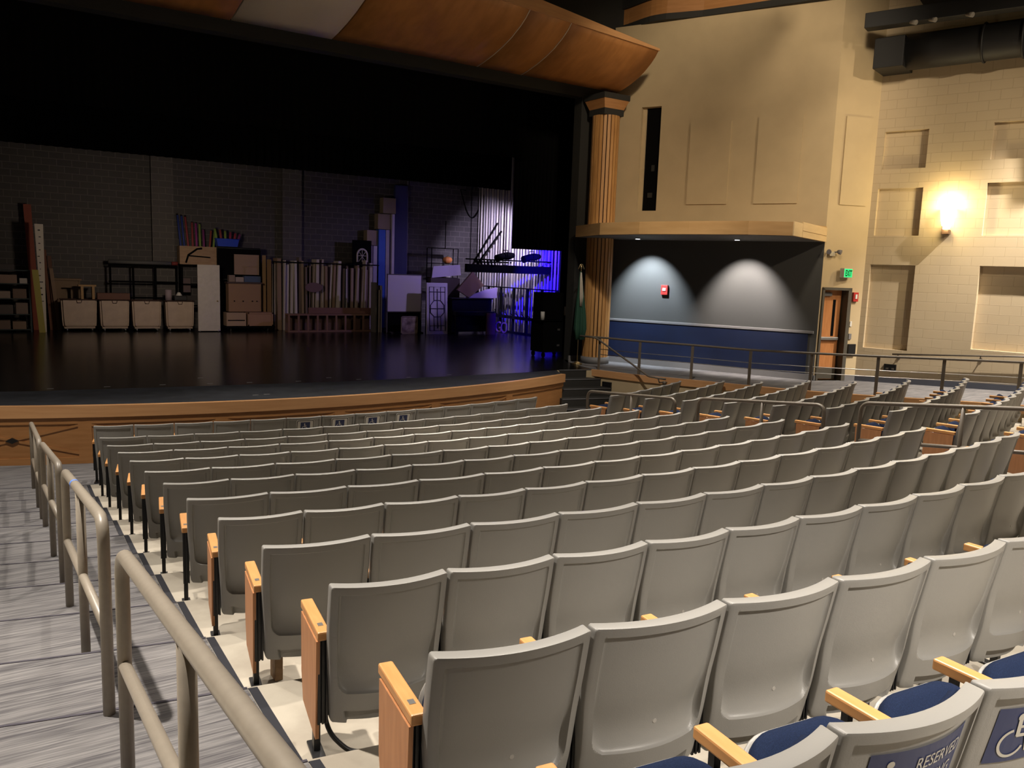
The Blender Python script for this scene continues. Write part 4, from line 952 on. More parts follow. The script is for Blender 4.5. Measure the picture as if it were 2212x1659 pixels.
# metal shelving rack at far left, loaded
t = thing('shelving_rack', 'loaded metal shelving rack at the far left of the stage', 'shelf', (-4.1, -0.45, SZ)); MS = C_('rack_metal', (0.035, 0.05, 0.05))
for sx in (-0.42, 0.42):
    for yy in (-0.28, 0.28): b = bxw((sx - 0.02, yy - 0.02, 0), (sx + 0.02, yy + 0.02, 1.80), 0); obj('upright', b, MS, t)
for z in (0.06, 0.50, 0.95, 1.38, 1.76): b = bxw((-0.42, -0.28, z), (0.42, 0.28, z + 0.025), 0); obj('shelf', b, MS, t)
for i, (dx, z, wd, h, c) in enumerate([(-0.25, 0.085, 0.30, 0.25, (0.16, 0.11, 0.08)), (0.12, 0.085, 0.34, 0.22, (0.22, 0.15, 0.10)), (-0.2, 0.525, 0.36, 0.26, (0.10, 0.08, 0.07)), (0.2, 0.525, 0.3, 0.32, (0.19, 0.14, 0.11)), (-0.22, 0.975, 0.3, 0.2, (0.28, 0.22, 0.18)), (0.16, 0.975, 0.34, 0.27, (0.15, 0.10, 0.07)), (-0.1, 1.405, 0.42, 0.24, (0.24, 0.16, 0.12)), (0.27, 1.405, 0.2, 0.15, (0.40, 0.36, 0.33)), (-0.15, 1.785, 0.4, 0.16, (0.06, 0.05, 0.05))]):
    b = bxw((-wd / 2, -0.2, 0), (wd / 2, 0.2, h), 0.008); bmesh.ops.translate(b, verts=b.verts[:], vec=(-4.1 + dx, -0.5, SZ + z)); hs = ['lowest shelf, left', 'lowest shelf, right', 'second shelf, left', 'second shelf, right', 'third shelf, left', 'third shelf, right', 'fourth shelf, left', 'fourth shelf, right', 'top'][i]
    solo('storage_box', b, C_('rack_box_%s' % 'abcdefghi'[i], c), 'box on the far-left rack: ' + hs, 'box', 'boxes on the far-left rack')
# wooden cabinet frames behind the first cart
t = thing('wooden_cabinet', 'open wooden cabinet standing behind the leftmost cart', 'cabinet', (-2.68, 0.19, SZ)); MW = C_('dull_oak', (0.17, 0.11, 0.06))
for nm, lo, hi in (('side_panel', (-0.36, -0.2, 0), (-0.32, 0.1, 1.5)), ('side_panel', (0.32, -0.2, 0), (0.36, 0.1, 1.5)), ('top', (-0.40, -0.24, 1.5), (0.40, 0.1, 1.56)), ('front_panel', (-0.32, -0.18, 0.95), (-0.16, -0.15, 1.5)), ('front_panel', (0.10, -0.18, 0.95), (0.32, -0.15, 1.5)), ('front_panel', (-0.16, -0.18, 1.28), (0.10, -0.15, 1.5)), ('back_panel', (-0.32, 0.06, 0), (0.32, 0.09, 1.5))): obj(nm, bxw(lo, hi, 0), MW, t)
t = thing('wooden_stool', 'small pale wooden stool frame sitting on the leftmost cart', 'stool', (-2.18, -0.44, SZ + 0.966)); MW2 = C_('pale_pine', (0.34, 0.21, 0.09))
obj('seat', bxw((-0.24, -0.15, 0.38), (0.24, 0.15, 0.43), 0), MW2, t)
for sx in (-0.14, 0.16):
    for yy in (-0.1, 0.1): obj('leg', bxw((sx - 0.035, yy - 0.03, 0), (sx + 0.035, yy + 0.03, 0.38), 0), MW2, t)
# dark rack with rolled drops behind the carts
t = thing('drop_rack', 'tall dark rack behind the cream carts carrying grey rolls on top', 'rack', (-0.25, -0.12, SZ)); MK = mat('rack_black', (0.0035, 0.0035, 0.0035), 0.9, spec=0.05)
for sx in (-1.25, -0.6, 0.05, 0.68): obj('upright', bxw((sx - 0.03, -0.06, 0), (sx + 0.03, 0.0, 2.02), 0), MK, t)
for z in (1.0, 1.5, 2.0): obj('rail', bxw((-1.3, -0.08, z - 0.02), (0.72, -0.02, z + 0.03), 0), MK, t)
for i, (x0, x1, z, c) in enumerate([(-1.55, 0.26, 3.01, (0.10, 0.10, 0.095)), (-0.9, 0.42, 3.0, (0.08, 0.08, 0.08)), (0.28, 0.46, 3.01, (0.20, 0.03, 0.025))]):
    b = B(); yy = -0.20 - 0.0 * i + (0.11 if i == 1 else 0); tube(b, [(x0, yy, z), (x1, yy, z)], 0.06, 12); solo('rolled_drop', b, C_('roll_%s' % 'abc'[i], c), ['long grey roll lying on the dark rack behind the carts', 'shorter grey roll behind the long one on the dark rack', 'short red roll on the dark rack by the tall white panel'][i], 'roll', 'rolls on the dark rack')
# brown tray and small things in the carts
simple('wood_tray', (-1.93, -0.70, SZ + 0.967), (-1.03, -0.40, SZ + 1.16), C_('tray_brown', (0.12, 0.05, 0.03)), 'brown wooden tray lying across the second cart', 'tray')
b = B(); cyl(b, (0.06, -0.80, SZ + 0.967), 0.10, 0.33, 16); solo('paint_bucket', b, C_('pale_bucket', (0.30, 0.24, 0.26)), 'pale bucket standing in the rightmost cart', 'bucket')
b = B(); box(b, (0.20, -1.0, SZ + 0.967), (0.58, -0.62, SZ + 1.12), None, 0.02); bb = B(); cyl(bb, (0.36, -0.85, SZ + 1.12), 0.10, 0.10, 14, 0.04)
multi('prop_telephone', 'dark object with a pale dome lying in the rightmost cart', 'prop', [('body', b, M_black), ('dome', bb, M_signw)])
simple('framed_picture', (0.60, -0.22, 2.1), (0.84, -0.17, 2.55), C_('picture_brown', (0.11, 0.075, 0.065)), 'small brown framed board on the dark rack beside the white panel', 'frame')
# tall white door panel
t = thing('door_flat', 'tall plain white door flat standing right of the carts', 'stage flat', (1.18, -1.25, SZ))
obj('panel', bxw((-0.335, -0.02, 0.03), (0.335, 0.03, 2.11), 0.003), M_whitew, t); b = B(); tube(b, [(0.25, -0.02, 0.98), (0.25, -0.06, 0.98)], 0.022, 10); obj('knob', b, M_brass, t)
for sx in (-0.28, 0.28): b = B(); tube(b, [(sx - 0.015, 0.0, 0.035), (sx + 0.015, 0.0, 0.035)], 0.035, 10); obj('caster', b, M_steel, t)
# boxes, board and noodles
RPL = -0.30
t = thing('tall_shelf_unit', 'tall dark shelving unit carrying the plywood bin of coloured sticks', 'shelf', (1.08, -0.05, SZ))
for sx in (-0.52, 0.50): obj('upright', bxw((sx - 0.03, -0.3, 0), (sx + 0.03, 0.1, 2.07), 0), MK, t)
for z in (0.75, 1.45, 2.07): obj('shelf', bxw((-0.55, -0.3, z), (0.53, 0.1, z + 0.03), 0), MK, t)
t = thing('low_shelf_unit', 'dark shelving unit carrying the big black case', 'shelf', (2.36, -0.05, SZ))
for sx in (-0.70, 0.70): obj('upright', bxw((sx - 0.03, -0.3, 0), (sx + 0.03, 0.1, 1.59), 0), MK, t)
for z in (1.15, 1.59): obj('shelf', bxw((-0.73, -0.33, z), (0.73, 0.1, z + 0.03), 0), MK, t)
t = thing('plywood_bin', 'plywood bin full of coloured foam sticks on the tall shelf', 'bin', (1.08, -0.16, 3.0))
for lo, hi in (((-0.58, -0.2, 0), (0.58, -0.18, 0.58)), ((-0.58, 0.18, 0), (0.58, 0.2, 0.58)), ((-0.58, -0.18, 0), (-0.56, 0.18, 0.58)), ((0.56, -0.18, 0), (0.58, 0.18, 0.58)), ((-0.58, -0.18, 0), (0.58, 0.18, 0.02))): obj('panel', bxw(lo, hi, 0), M_ply, t)
b = B(); tube(b, [(-0.4, -0.22, 0.05), (-0.32, -0.22, 0.3), (-0.05, -0.22, 0.5), (0.1, -0.22, 0.52)], 0.03, 8); tube(b, [(-0.35, -0.22, 0.28), (0.35, -0.22, 0.24)], 0.02, 8); obj('strap', b, MK, t)
cols = [(0.03, 0.05, 0.22), (0.03, 0.05, 0.20), (0.28, 0.05, 0.05), (0.30, 0.05, 0.06), (0.28, 0.04, 0.20), (0.20, 0.30, 0.06), (0.22, 0.04, 0.16), (0.30, 0.06, 0.05), (0.16, 0.28, 0.06)]
cname = ['navy', 'navy', 'red', 'red', 'magenta', 'lime', 'purple', 'orange-red', 'lime']
for i, c in enumerate(cols):
    x = 0.62 + i * 0.115; b = B(); ln = -0.12 if i < 3 else (0.10 if i > 6 else -0.03); h = 4.55 - 0.07 * i + 0.05 * ((i * 7) % 3)
    tube(b, [(x, -0.16 + 0.05 * (i % 2), 3.03), (x + ln, -0.12, h)], 0.034, 10); solo('foam_noodle', b, C_('noodle_' + cname[i].replace('-', '_'), c), ORD[i + 1] + ' from the left of the foam sticks in the plywood bin, ' + cname[i], 'foam stick', 'foam sticks in the plywood bin')
t = thing('blue_tote', 'bright blue plastic tote on the black case at the back of the stage', 'tote', (1.98, -0.25, 3.62)); b = B(); L = []
for z, k in ((0, 0.86), (0.24, 1.0)): L.append([b.verts.new((sx * 0.36 * k, sy * 0.2 * k, z)) for sx, sy in ((-1, -1), (1, -1), (1, 1), (-1, 1))])
for k in range(4): b.faces.new((L[0][k], L[0][(k + 1) % 4], L[1][(k + 1) % 4], L[1][k]))
b.faces.new(L[0][::-1]); MB_ = C_('tote_blue', (0.02, 0.06, 0.50), 0.4); obj('tub', b, MB_, t); b = B(); tube(b, [(x, y, 0.24) for x, y in ((-0.37, -0.21), (0.37, -0.21), (0.37, 0.21), (-0.37, 0.21))], 0.014, 6, closed=True); obj('rim', b, MB_, t)
for i, (x, c, nm) in enumerate([(1.70, (0.18, 0.26, 0.06), 'lime'), (1.83, (0.26, 0.06, 0.05), 'red'), (1.95, (0.20, 0.28, 0.05), 'yellow-green'), (2.08, (0.30, 0.03, 0.08), 'crimson'), (2.20, (0.34, 0.04, 0.06), 'scarlet'), (2.30, (0.20, 0.03, 0.16), 'purple')]):
    b = B(); tube(b, [(x, -0.25, 3.65), (x + 0.04 * (i - 2), -0.2, 4.18 - 0.03 * i)], 0.04, 10); solo('foam_noodle', b, C_('noodle_' + nm.replace('-', '_'), c), nm + ' foam stick standing in the blue tote', 'foam stick', 'foam sticks in the blue tote')
t = thing('road_case', 'big black case on the shelf with a tan board leaning on it', 'case', (2.35, -0.2, 2.52)); obj('body', bxw((-0.72, -0.18, 0), (0.72, 0.25, 1.08), 0.03), MK, t); b = B(); tube(b, [(-0.7, -0.19, 1.05), (0.7, -0.19, 1.05), (0.7, -0.19, 0.03), (-0.7, -0.19, 0.03)], 0.012, 6, closed=True); obj('edge_trim', b, C_('case_trim', (0.06, 0.07, 0.06)), t)
simple('tan_board', (2.17, -0.46, 2.72), (2.98, -0.41, 3.38), C_('tan_board', (0.30, 0.20, 0.14)), 'tan board leaning on the black case', 'board')
for i, (x0, x1, z0, z1, c) in enumerate([(1.93, 2.12, 2.484, 2.70, (0.22, 0.16, 0.13)), (2.14, 2.40, 2.484, 2.64, (0.32, 0.26, 0.24)), (2.42, 2.95, 2.484, 2.68, (0.06, 0.09, 0.16)), (2.42, 2.72, 2.49, 2.515, (0.30, 0.25, 0.2))][:3]):
    simple('carton', (x0, -0.74, z0), (x1, -0.52, z1), C_('carton_%s' % 'abc'[i], c), ['small brown carton on the brown cabinet, left of three', 'small pale carton on the brown cabinet, middle of three', 'long dull blue carton on the brown cabinet, right of three'][i], 'box', 'cartons on the brown cabinet')
t = thing('wooden_cabinet', 'brown wooden cabinet with knobs above two low boxes on a dolly', 'cabinet', (2.46, -0.75, SZ + 0.61)); obj('body', bxw((-0.56, -0.02, 0), (0.5, 0.35, 0.92), 0.01), C_('cabinet_brown', (0.27, 0.16, 0.09)), t)
obj('top', bxw((-0.6, -0.05, 0.92), (0.53, 0.36, 0.97), 0), C_('cabinet_dark', (0.06, 0.035, 0.03)), t)
for x in (-0.38, -0.1, 0.2, 0.35): b = B(); tube(b, [(x, -0.02, 0.35), (x, -0.05, 0.35)], 0.02, 8); obj('knob', b, MK, t)
t = thing('dolly', 'low black dolly under the two wooden boxes', 'dolly', (2.5, -1.0, SZ)); obj('deck', bxw((-0.78, -0.15, 0.10), (0.80, 0.5, 0.16), 0), MK, t)
for sx in (-0.6, 0.6):
    for yy in (0.0, 0.4): b = B(); tube(b, [(sx - 0.015, yy, 0.05), (sx + 0.015, yy, 0.05)], 0.05, 12); obj('caster', b, M_steel, t)
t = thing('wooden_box', 'left of two low wooden boxes on the dolly, with dark handle slots', 'box', (2.08, -0.9, SZ + 0.16)); obj('body', bxw((-0.31, -0.12, 0), (0.31, 0.38, 0.43), 0.005), C_('pale_box_wood', (0.36, 0.25, 0.17)), t); obj('slat', bxw((-0.27, -0.13, 0.17), (0.27, -0.12, 0.20), 0), MK, t)
t = thing('wooden_box', 'right of two low wooden boxes on the dolly, reddish wood', 'box', (2.86, -0.9, SZ + 0.16)); obj('body', bxw((-0.41, -0.12, 0), (0.41, 0.38, 0.44), 0.005), C_('red_box_wood', (0.33, 0.19, 0.12)), t); b = B()
for lo, hi in (((-0.41, -0.14, 0), (0.41, -0.12, 0.04)), ((-0.41, -0.14, 0.40), (0.41, -0.12, 0.44)), ((-0.41, -0.14, 0), (-0.37, -0.12, 0.44)), ((0.37, -0.14, 0), (0.41, -0.12, 0.44))): box(b, lo, hi)
obj('frame', b, C_('red_box_wood', (0.33, 0.19, 0.12)), t)
simple('chest_base', (1.86, -0.7, SZ + 0.16), (3.0, -0.5, SZ + 0.6), MK, 'black block behind the low boxes carrying the brown cabinet', 'crate')
plank('brown_plank', 3.06, 3.18, -0.55, SZ, 3.38, C_('plank_ochre', (0.26, 0.16, 0.07)), 'ochre plank standing right of the brown cabinet, taller of two', lean=0.0); plank('brown_plank', 3.20, 3.34, -0.62, SZ, 3.25, C_('plank_ochre_b', (0.22, 0.13, 0.06)), 'ochre plank standing right of the brown cabinet, shorter of two')
# scenery flats in their storage rack
t = thing('flat_rack', 'dark rail rack holding the row of pale lumber upright', 'rack', (5.1, -0.75, SZ))
for z in (2.28,): b = B(); tube(b, [(-1.85, -0.26, z), (1.95, -0.26, z)], 0.02, 8); obj('rail', b, MK, t)
for sx in (-1.8, -0.6, 0.7, 1.9): b = B(); tube(b, [(sx, -0.26, 0), (sx, -0.26, 2.28)], 0.02, 8); obj('upright', b, MK, t)
tones = [(0.44, 0.38, 0.34), (0.33, 0.24, 0.17), (0.50, 0.46, 0.44), (0.24, 0.16, 0.10), (0.40, 0.33, 0.26), (0.16, 0.12, 0.10), (0.47, 0.42, 0.38)]
x = 3.36; i = 0
while x < 6.85 and i < 30:
    wd = 0.04 + 0.07 * random.random(); h = 3.0 + 0.36 * random.random(); c = tones[(i * 3 + i // 4) % 7]; ln = random.uniform(-0.02, 0.12) if i > 8 else random.uniform(-0.03, 0.05)
    if i in (1,): wd, h = 0.13, 3.3
    plank('lumber', x, x + wd, -0.80 - 0.06 * (i % 3), SZ, h, C_('lumber_%s' % 'abcdefg'[(i * 3 + i // 4) % 7], c), ('%s board from the left in the rack of upright lumber' % (ORD[i + 1] if i < 15 else ['sixteenth', 'seventeenth', 'eighteenth', 'nineteenth', 'twentieth', 'twenty-first', 'twenty-second', 'twenty-third', 'twenty-fourth', 'twenty-fifth', 'twenty-sixth', 'twenty-seventh', 'twenty-eighth', 'twenty-ninth', 'thirtieth'][i - 15])), 'board', lean=ln, th=0.5 if i % 2 else 0.3, group='upright lumber in the rack'); x += wd + 0.03 + 0.04 * random.random(); i += 1
t = thing('slatted_bench', 'long low brown slatted frame in front of the upright lumber', 'bench', (5.03, -1.72, SZ)); MBn = C_('bench_brown', (0.19, 0.10, 0.07))
obj('top', bxw((-1.48, -0.05, 0.55), (1.5, 0.3, 0.60), 0), MBn, t); obj('bottom_rail', bxw((-1.48, -0.05, 0.0), (1.5, 0.3, 0.05), 0), MBn, t); obj('back_panel', bxw((-1.48, 0.26, 0.05), (1.5, 0.29, 0.55), 0), C_('bench_dark', (0.10, 0.055, 0.04)), t)
for j in range(10): xx = -1.45 + 2.92 * j / 9; obj('slat', bxw((xx - 0.03, -0.05, 0.05), (xx + 0.03, -0.01, 0.55), 0), MBn, t)
simple('long_board', (4.32, -1.55, SZ + 0.602), (6.6, -1.48, SZ + 0.80), C_('board_red_brown', (0.16, 0.075, 0.06)), 'long red-brown board lying on the slatted frame', 'board')
b = B(); tube(b, [(4.66, -1.025, 2.36), (4.66, -1.06, 2.36)], 0.30, 24); bmesh.ops.scale(b, verts=b.verts[:], vec=(1, 1, 0.55), space=Matrix.Translation((0, 0, -2.36))); solo('oval_sign', b, C_('oval_purple_brown', (0.14, 0.08, 0.085)), 'dark oval board hung on the upright lumber', 'sign')
# arched window flat
t = thing('window_flat', 'dark flat with a white arched window above the lumber', 'stage flat', (6.70, -0.28, SZ)); obj('panel', bxw((-0.36, 0, 0), (0.36, 0.04, 3.15), 0), MK, t)
b = B(); P = [(-0.19, -0.02, 2.38), (-0.19, -0.02, 2.62)] + [(0.19 * math.cos(a), -0.02, 2.62 + 0.22 * math.sin(a)) for a in [math.pi - k * math.pi / 12 for k in range(13)]] + [(0.19, -0.02, 2.38)]
tube(b, P, 0.035, 8); tube(b, [(0, -0.02, 2.38), (0, -0.02, 2.84)], 0.012, 6); tube(b, [(-0.19, -0.02, 2.6), (0.19, -0.02, 2.6)], 0.012, 6); tube(b, [(-0.13, -0.02, 2.4), (0.13, -0.02, 2.75)], 0.010, 6); tube(b, [(0.13, -0.02, 2.4), (-0.13, -0.02, 2.75)], 0.010, 6); obj('window_trim', b, M_whitew, t)
# stepped tan boxes on flats
for i, (x0, x1, z1, zb) in enumerate([(6.98, 7.40, 4.44, 3.90), (7.40, 7.90, 5.05, 4.50), (7.60, 8.10, 5.64, 5.08)]):
    simple('tan_box', (x0, -0.05, zb), (x1, 0.28, z1), C_('tan_carton', (0.26, 0.20, 0.13)), ['lowest of three tan boxes stepping up the back wall', 'middle of three tan boxes stepping up the back wall', 'topmost of three tan boxes stepping up the back wall'][i], 'box', 'stepped tan boxes')
for i, (x0, x1, z1, c, lb) in enumerate([(7.05, 7.16, 3.885, (0.34, 0.28, 0.32), 'pale flat under the lowest tan box'), (7.19, 7.34, 3.88, (0.46, 0.42, 0.50), 'white flat beside the blue panel under the tan boxes'), (7.40, 7.66, 4.48, (0.03, 0.10, 0.50), 'bright blue upright panel under the middle tan box'), (7.68, 7.82, 4.48, (0.36, 0.32, 0.34), 'pale narrow flat right of the bright blue panel'), (7.92, 8.02, 5.06, (0.55, 0.50, 0.58), 'tallest white narrow flat under the topmost tan box')]):
    simple('scenery_flat', (x0, -0.15, SZ), (x1, 0.15, z1), C_('flat_%s' % 'abcde'[i], c), lb, 'stage flat', 'flats under the tan boxes')
simple('blue_flat', (8.16, 0.14, SZ), (8.66, 0.30, 6.15), C_('tall_blue_panel', (0.03, 0.035, 0.12)), 'very tall dark blue panel against the back wall', 'panel')
b = B(); tube(b, [(8.72, 0.27, SZ), (8.72, 0.27, 8.0)], 0.025, 8); solo('wall_conduit', b, C_('conduit', (0.20, 0.18, 0.25)), 'pale vertical conduit beside the very tall blue panel', 'pipe')
# whiteboard on a stand, picture
t = thing('whiteboard', 'white board on a black stand in the middle of the stage clutter', 'whiteboard', (7.33, -2.55, SZ)); obj('board', bxw((-0.63, -0.03, 0.74), (0.63, 0.0, 1.99), 0.004), mat('whiteboard_face', (0.62, 0.58, 0.62), 0.4), t)
obj('lower_panel', bxw((-0.62, 0.0, 0.05), (0.62, 0.03, 0.74), 0), MK, t)
b = B()
for lo, hi in (((-0.65, -0.04, 1.98), (0.65, 0.01, 2.01)), ((-0.65, -0.04, 0.72), (0.65, 0.01, 0.75)), ((-0.65, -0.04, 0.0), (-0.625, 0.01, 2.0)), ((0.625, -0.04, 0.0), (0.65, 0.01, 2.0))): box(b, lo, hi)
obj('frame', b, C_('wb_frame', (0.10, 0.09, 0.09)), t)
for sx in (-0.6, 0.6): obj('foot', bxw((sx - 0.03, -0.25, 0), (sx + 0.03, 0.25, 0.04), 0), MK, t)
t = thing('painted_picture', 'small framed picture of dark and cream patches below the whiteboard', 'picture', (7.40, -2.86, SZ)); obj('canvas', bxw((-0.29, 0, 0.02), (0.29, 0.02, 0.58), 0), mat('picture_patches', (0.10, 0.06, 0.05), 0.8, col2=(0.42, 0.34, 0.24), vscale=4), t); b = B()
for lo, hi in (((-0.31, -0.01, 0), (0.31, 0.025, 0.03)), ((-0.31, -0.01, 0.57), (0.31, 0.025, 0.60)), ((-0.31, -0.01, 0), (-0.28, 0.025, 0.6)), ((0.28, -0.01, 0), (0.31, 0.025, 0.6))): box(b, lo, hi)
obj('frame', b, C_('picture_frame', (0.25, 0.19, 0.14)), t)
for i, (x, h, c) in enumerate([(6.45, 2.6, (0.12, 0.11, 0.10)), (6.58, 2.35, (0.36, 0.30, 0.25)), (6.66, 2.5, (0.40, 0.36, 0.33)), (8.06, 2.7, (0.12, 0.09, 0.07)), (8.14, 2.75, (0.20, 0.15, 0.12))]):
    plank('thin_flat', x - 0.025, x + 0.025, -2.2 + 0.02 * i, SZ, h, C_('thinflat_%s' % 'abcde'[i], c), ['dark thin flat left of the whiteboard', 'cream thin flat left of the whiteboard, shorter', 'pale thin flat touching the left of the whiteboard', 'dark thin flat just right of the whiteboard', 'brown thin flat between whiteboard and ornate panel'][i], 'stage flat', th=0.4)
# ornate white panel with tracery
t = thing('ornate_panel', 'white panel with dark geometric tracery leaning beside the piano', 'stage flat', (8.30, -3.18, SZ)); t.rotation_euler = (math.radians(-3), 0, 0)
obj('panel', bxw((-0.40, -0.02, 0.0), (0.40, 0.03, 1.76), 0.01), mat('panel_white', (0.56, 0.52, 0.58), 0.6), t); b = B(); yy = -0.024
def tr(pts, r=0.012): tube(b, [(x, yy, z) for x, z in pts], r, 6)
tr([(-0.30, 0.12), (0.30, 0.12), (0.30, 1.62), (-0.30, 1.62), (-0.30, 0.12)]); tr([(0, 0.2), (0, 1.55)], 0.016); tr([(-0.30, 0.88), (0.30, 0.88)], 0.014)
tr([(-0.26 + 0, 0.74), (-0.26, 1.0), (-0.12, 1.16), (0.12, 1.16), (0.26, 1.0), (0.26, 0.74), (0.12, 0.60), (-0.12, 0.60), (-0.26, 0.74)], 0.016)
for s in (-1, 1): tr([(s * 0.13, 0.12), (s * 0.13, 0.60)]); tr([(s * 0.13, 1.16), (s * 0.13, 1.62)])
tr([(-0.30, 1.45), (0.30, 1.45)]); tr([(-0.30, 0.29), (0.30, 0.29)]); obj('tracery', b, C_('tracery_dark', (0.03, 0.025, 0.06)), t)
# black upright piano and the pile on it
t = thing('piano', 'black upright piano at the right of the stage clutter', 'piano', (9.62, -3.3, SZ)); MP = mat('piano_black', (0.004, 0.004, 0.005), 0.4, spec=0.15)
obj('case', bxw((-0.80, 0.05, 0.08), (0.80, 0.60, 1.22), 0.01), MP, t); obj('lid', bxw((-0.84, 0.0, 1.22), (0.84, 0.64, 1.26), 0.008), MP, t); obj('keybed', bxw((-0.78, -0.22, 0.66), (0.78, 0.08, 0.80), 0.01), MP, t)
for sx in (-0.72, 0.72): obj('leg', bxw((sx - 0.05, -0.2, 0), (sx + 0.05, -0.1, 0.66), 0), MP, t)
simple('brown_board', (10.02, -3.62, SZ), (10.38, -3.56, SZ + 0.75), C_('panel_orange_brown', (0.07, 0.028, 0.012)), 'orange-brown panel leaning at the right end of the piano', 'panel')
b = B(); slab(b, [(-0.55, 0), (0.6, 0.12), (0.55, 0.48), (-0.5, 0.40)], 0.04, Matrix.Translation((8.90, -2.6, SZ + 1.92))); solo('white_cover', b, C_('lavender_white', (0.52, 0.48, 0.56)), 'white slanted lid on top of the pile behind the piano', 'lid')
simple('crate_pile', (8.30, -2.62, SZ), (9.45, -2.3, SZ + 1.92), C_('crate_dark', (0.05, 0.035, 0.03)), 'dark stack of crates behind the piano under the white lid', 'crate')
b = B(); slab(b, [(-0.45, -0.1), (0.15, 0.55), (0.62, 0.08), (0.02, -0.36)], 0.10, Matrix.Translation((9.55, -3.1, SZ + 1.63))); solo('tilted_case', b, C_('tilted_brown', (0.13, 0.075, 0.045)), 'brown case tilted on top of the piano', 'case')
b = B(); slab(b, [(-0.6, 0), (0.75, 0.0), (0.75, 0.38), (0.3, 0.30)], 0.03, Matrix.Translation((10.0, -3.05, SZ + 1.262))); solo('lavender_sheet', b, C_('lavender_cloth', (0.22, 0.17, 0.34)), 'lavender sheet lying over the right end of the piano', 'cloth')
t = thing('utility_shelf', 'small open metal shelf behind the piano against the back wall', 'shelf', (9.64, -0.9, SZ)); 
for sx in (-0.55, 0.55):
    for yy in (-0.18, 0.2): b = B(); tube(b, [(sx, yy, 0), (sx, yy, 3.0)], 0.018, 6); obj('post', b, MK, t)
for z in (1.9, 2.42, 2.98): obj('shelf', bxw((-0.56, -0.19, z), (0.56, 0.21, z + 0.02), 0), MK, t)
b = B(); tube(b, [(0.1, 0, 3.0), (0.1, 0, 4.0)], 0.015, 6); obj('rod', b, MK, t)
t = thing('pumpkin', 'small orange pumpkin on the open metal shelf', 'pumpkin', (9.80, -0.98, SZ + 2.44)); b = B(); L = []
for z, r in ((0.0, 0.08), (0.07, 0.16), (0.14, 0.18), (0.21, 0.15), (0.25, 0.06)): L.append([b.verts.new((r * (1 + 0.06 * math.cos(8 * a)) * math.cos(a), r * (1 + 0.06 * math.cos(8 * a)) * math.sin(a), z)) for a in [k * math.pi / 16 for k in range(32)]])
for a, c2 in zip(L[:-1], L[1:]):
    for k in range(32): f = b.faces.new((a[k], a[(k + 1) % 32], c2[(k + 1) % 32], c2[k])); f.smooth = True
b.faces.new(L[0][::-1]); b.faces.new(L[-1]); obj('fruit', b, C_('pumpkin_orange', (0.40, 0.14, 0.03)), t); b = B(); tube(b, [(0, 0, 0.24), (0.02, 0, 0.31)], [0.025, 0.015], 8); obj('stem', b, C_('stem_green', (0.08, 0.09, 0.03)), t)
b = B(); cyl(b, (9.85, -0.9, SZ + 1.921), 0.13, 0.36, 18, 0.17); solo('white_bucket', b, M_whitew, 'white tub on the middle of the open metal shelf', 'bucket')
# rigging lines and rails along the wing wall
RC = [(0.50, 0.48, 0.42), (0.62, 0.58, 0.50), (0.40, 0.38, 0.40)]
yy = -0.10; i = 0
while yy > -6.9:
    b = B(); r = 0.018 + 0.020 * ((i * 5) % 3) / 2; xx = 11.62 + 0.05 * ((i * 7) % 3); tube(b, [(xx, yy, SZ), (xx, yy, 10.5)], r, 8)
    solo('rigging_line', b, C_('rope_%s' % 'abc'[i % 3], RC[i % 3]), 'pale vertical rigging line along the wall of the right wing', 'rope', 'rigging lines in the right wing'); yy -= 0.115 + 0.03 * ((i * 3) % 4) / 3; i += 1
t = thing('lock_rail', 'black rigging lock rail low along the right wing wall', 'rail', (11.4, -3.4, SZ))
obj('rail', bxw((-0.06, -3.4, 0.52), (0.10, 3.0, 0.62), 0), MK, t); obj('base_rail', bxw((-0.06, -3.4, 0.0), (0.10, 3.0, 0.06), 0), MK, t); obj('top_rail', bxw((-0.02, -3.4, 1.62), (0.04, 3.0, 1.66), 0), MK, t)
for j in range(8): y_ = -3.35 + 6.3 * j / 7; obj('upright', bxw((-0.03, y_ - 0.03, 0), (0.05, y_ + 0.03, 1.64), 0), MK, t)
for j in range(16):
    y_ = -0.55 - j * 0.37; b = B(); tube(b, [(11.40, y_, 1.52), (11.32, y_, 1.60), (11.30, y_, 1.72)], 0.018, 6); tube(b, [(11.30 + 0.03 * math.cos(a), y_ + 0.03 * math.sin(a), 1.62) for a in [k * math.pi / 5 for k in range(10)]], 0.01, 5, closed=True)
    solo('rope_lock', b, MK, 'black rope lock lever on the rigging rail', 'rope lock', 'rope locks on the rigging rail')
for ch, px_, lb in (('G', (11.05, -2.72), 'dark pink standing letter G by the rigging rail'), ('O', (11.05, -3.12), 'dark pink standing letter O by the rigging rail')):
    b = text_mesh(ch, 0.56, UPRIGHT); bmesh.ops.scale(b, verts=b.verts[:], vec=(0.62, 1, 1.0)); r_ = bmesh.ops.extrude_face_region(b, geom=b.faces[:]); bmesh.ops.translate(b, verts=[v for v in r_['geom'] if isinstance(v, bmesh.types.BMVert)], vec=(0, 0.05, 0))
    bmesh.ops.transform(b, matrix=T((px_[0], px_[1], SZ + 0.012), math.radians(-55)), verts=b.verts[:]); solo('letter_prop', b, C_('letter_dusty_pink', (0.09, 0.035, 0.05)), lb, 'letter')
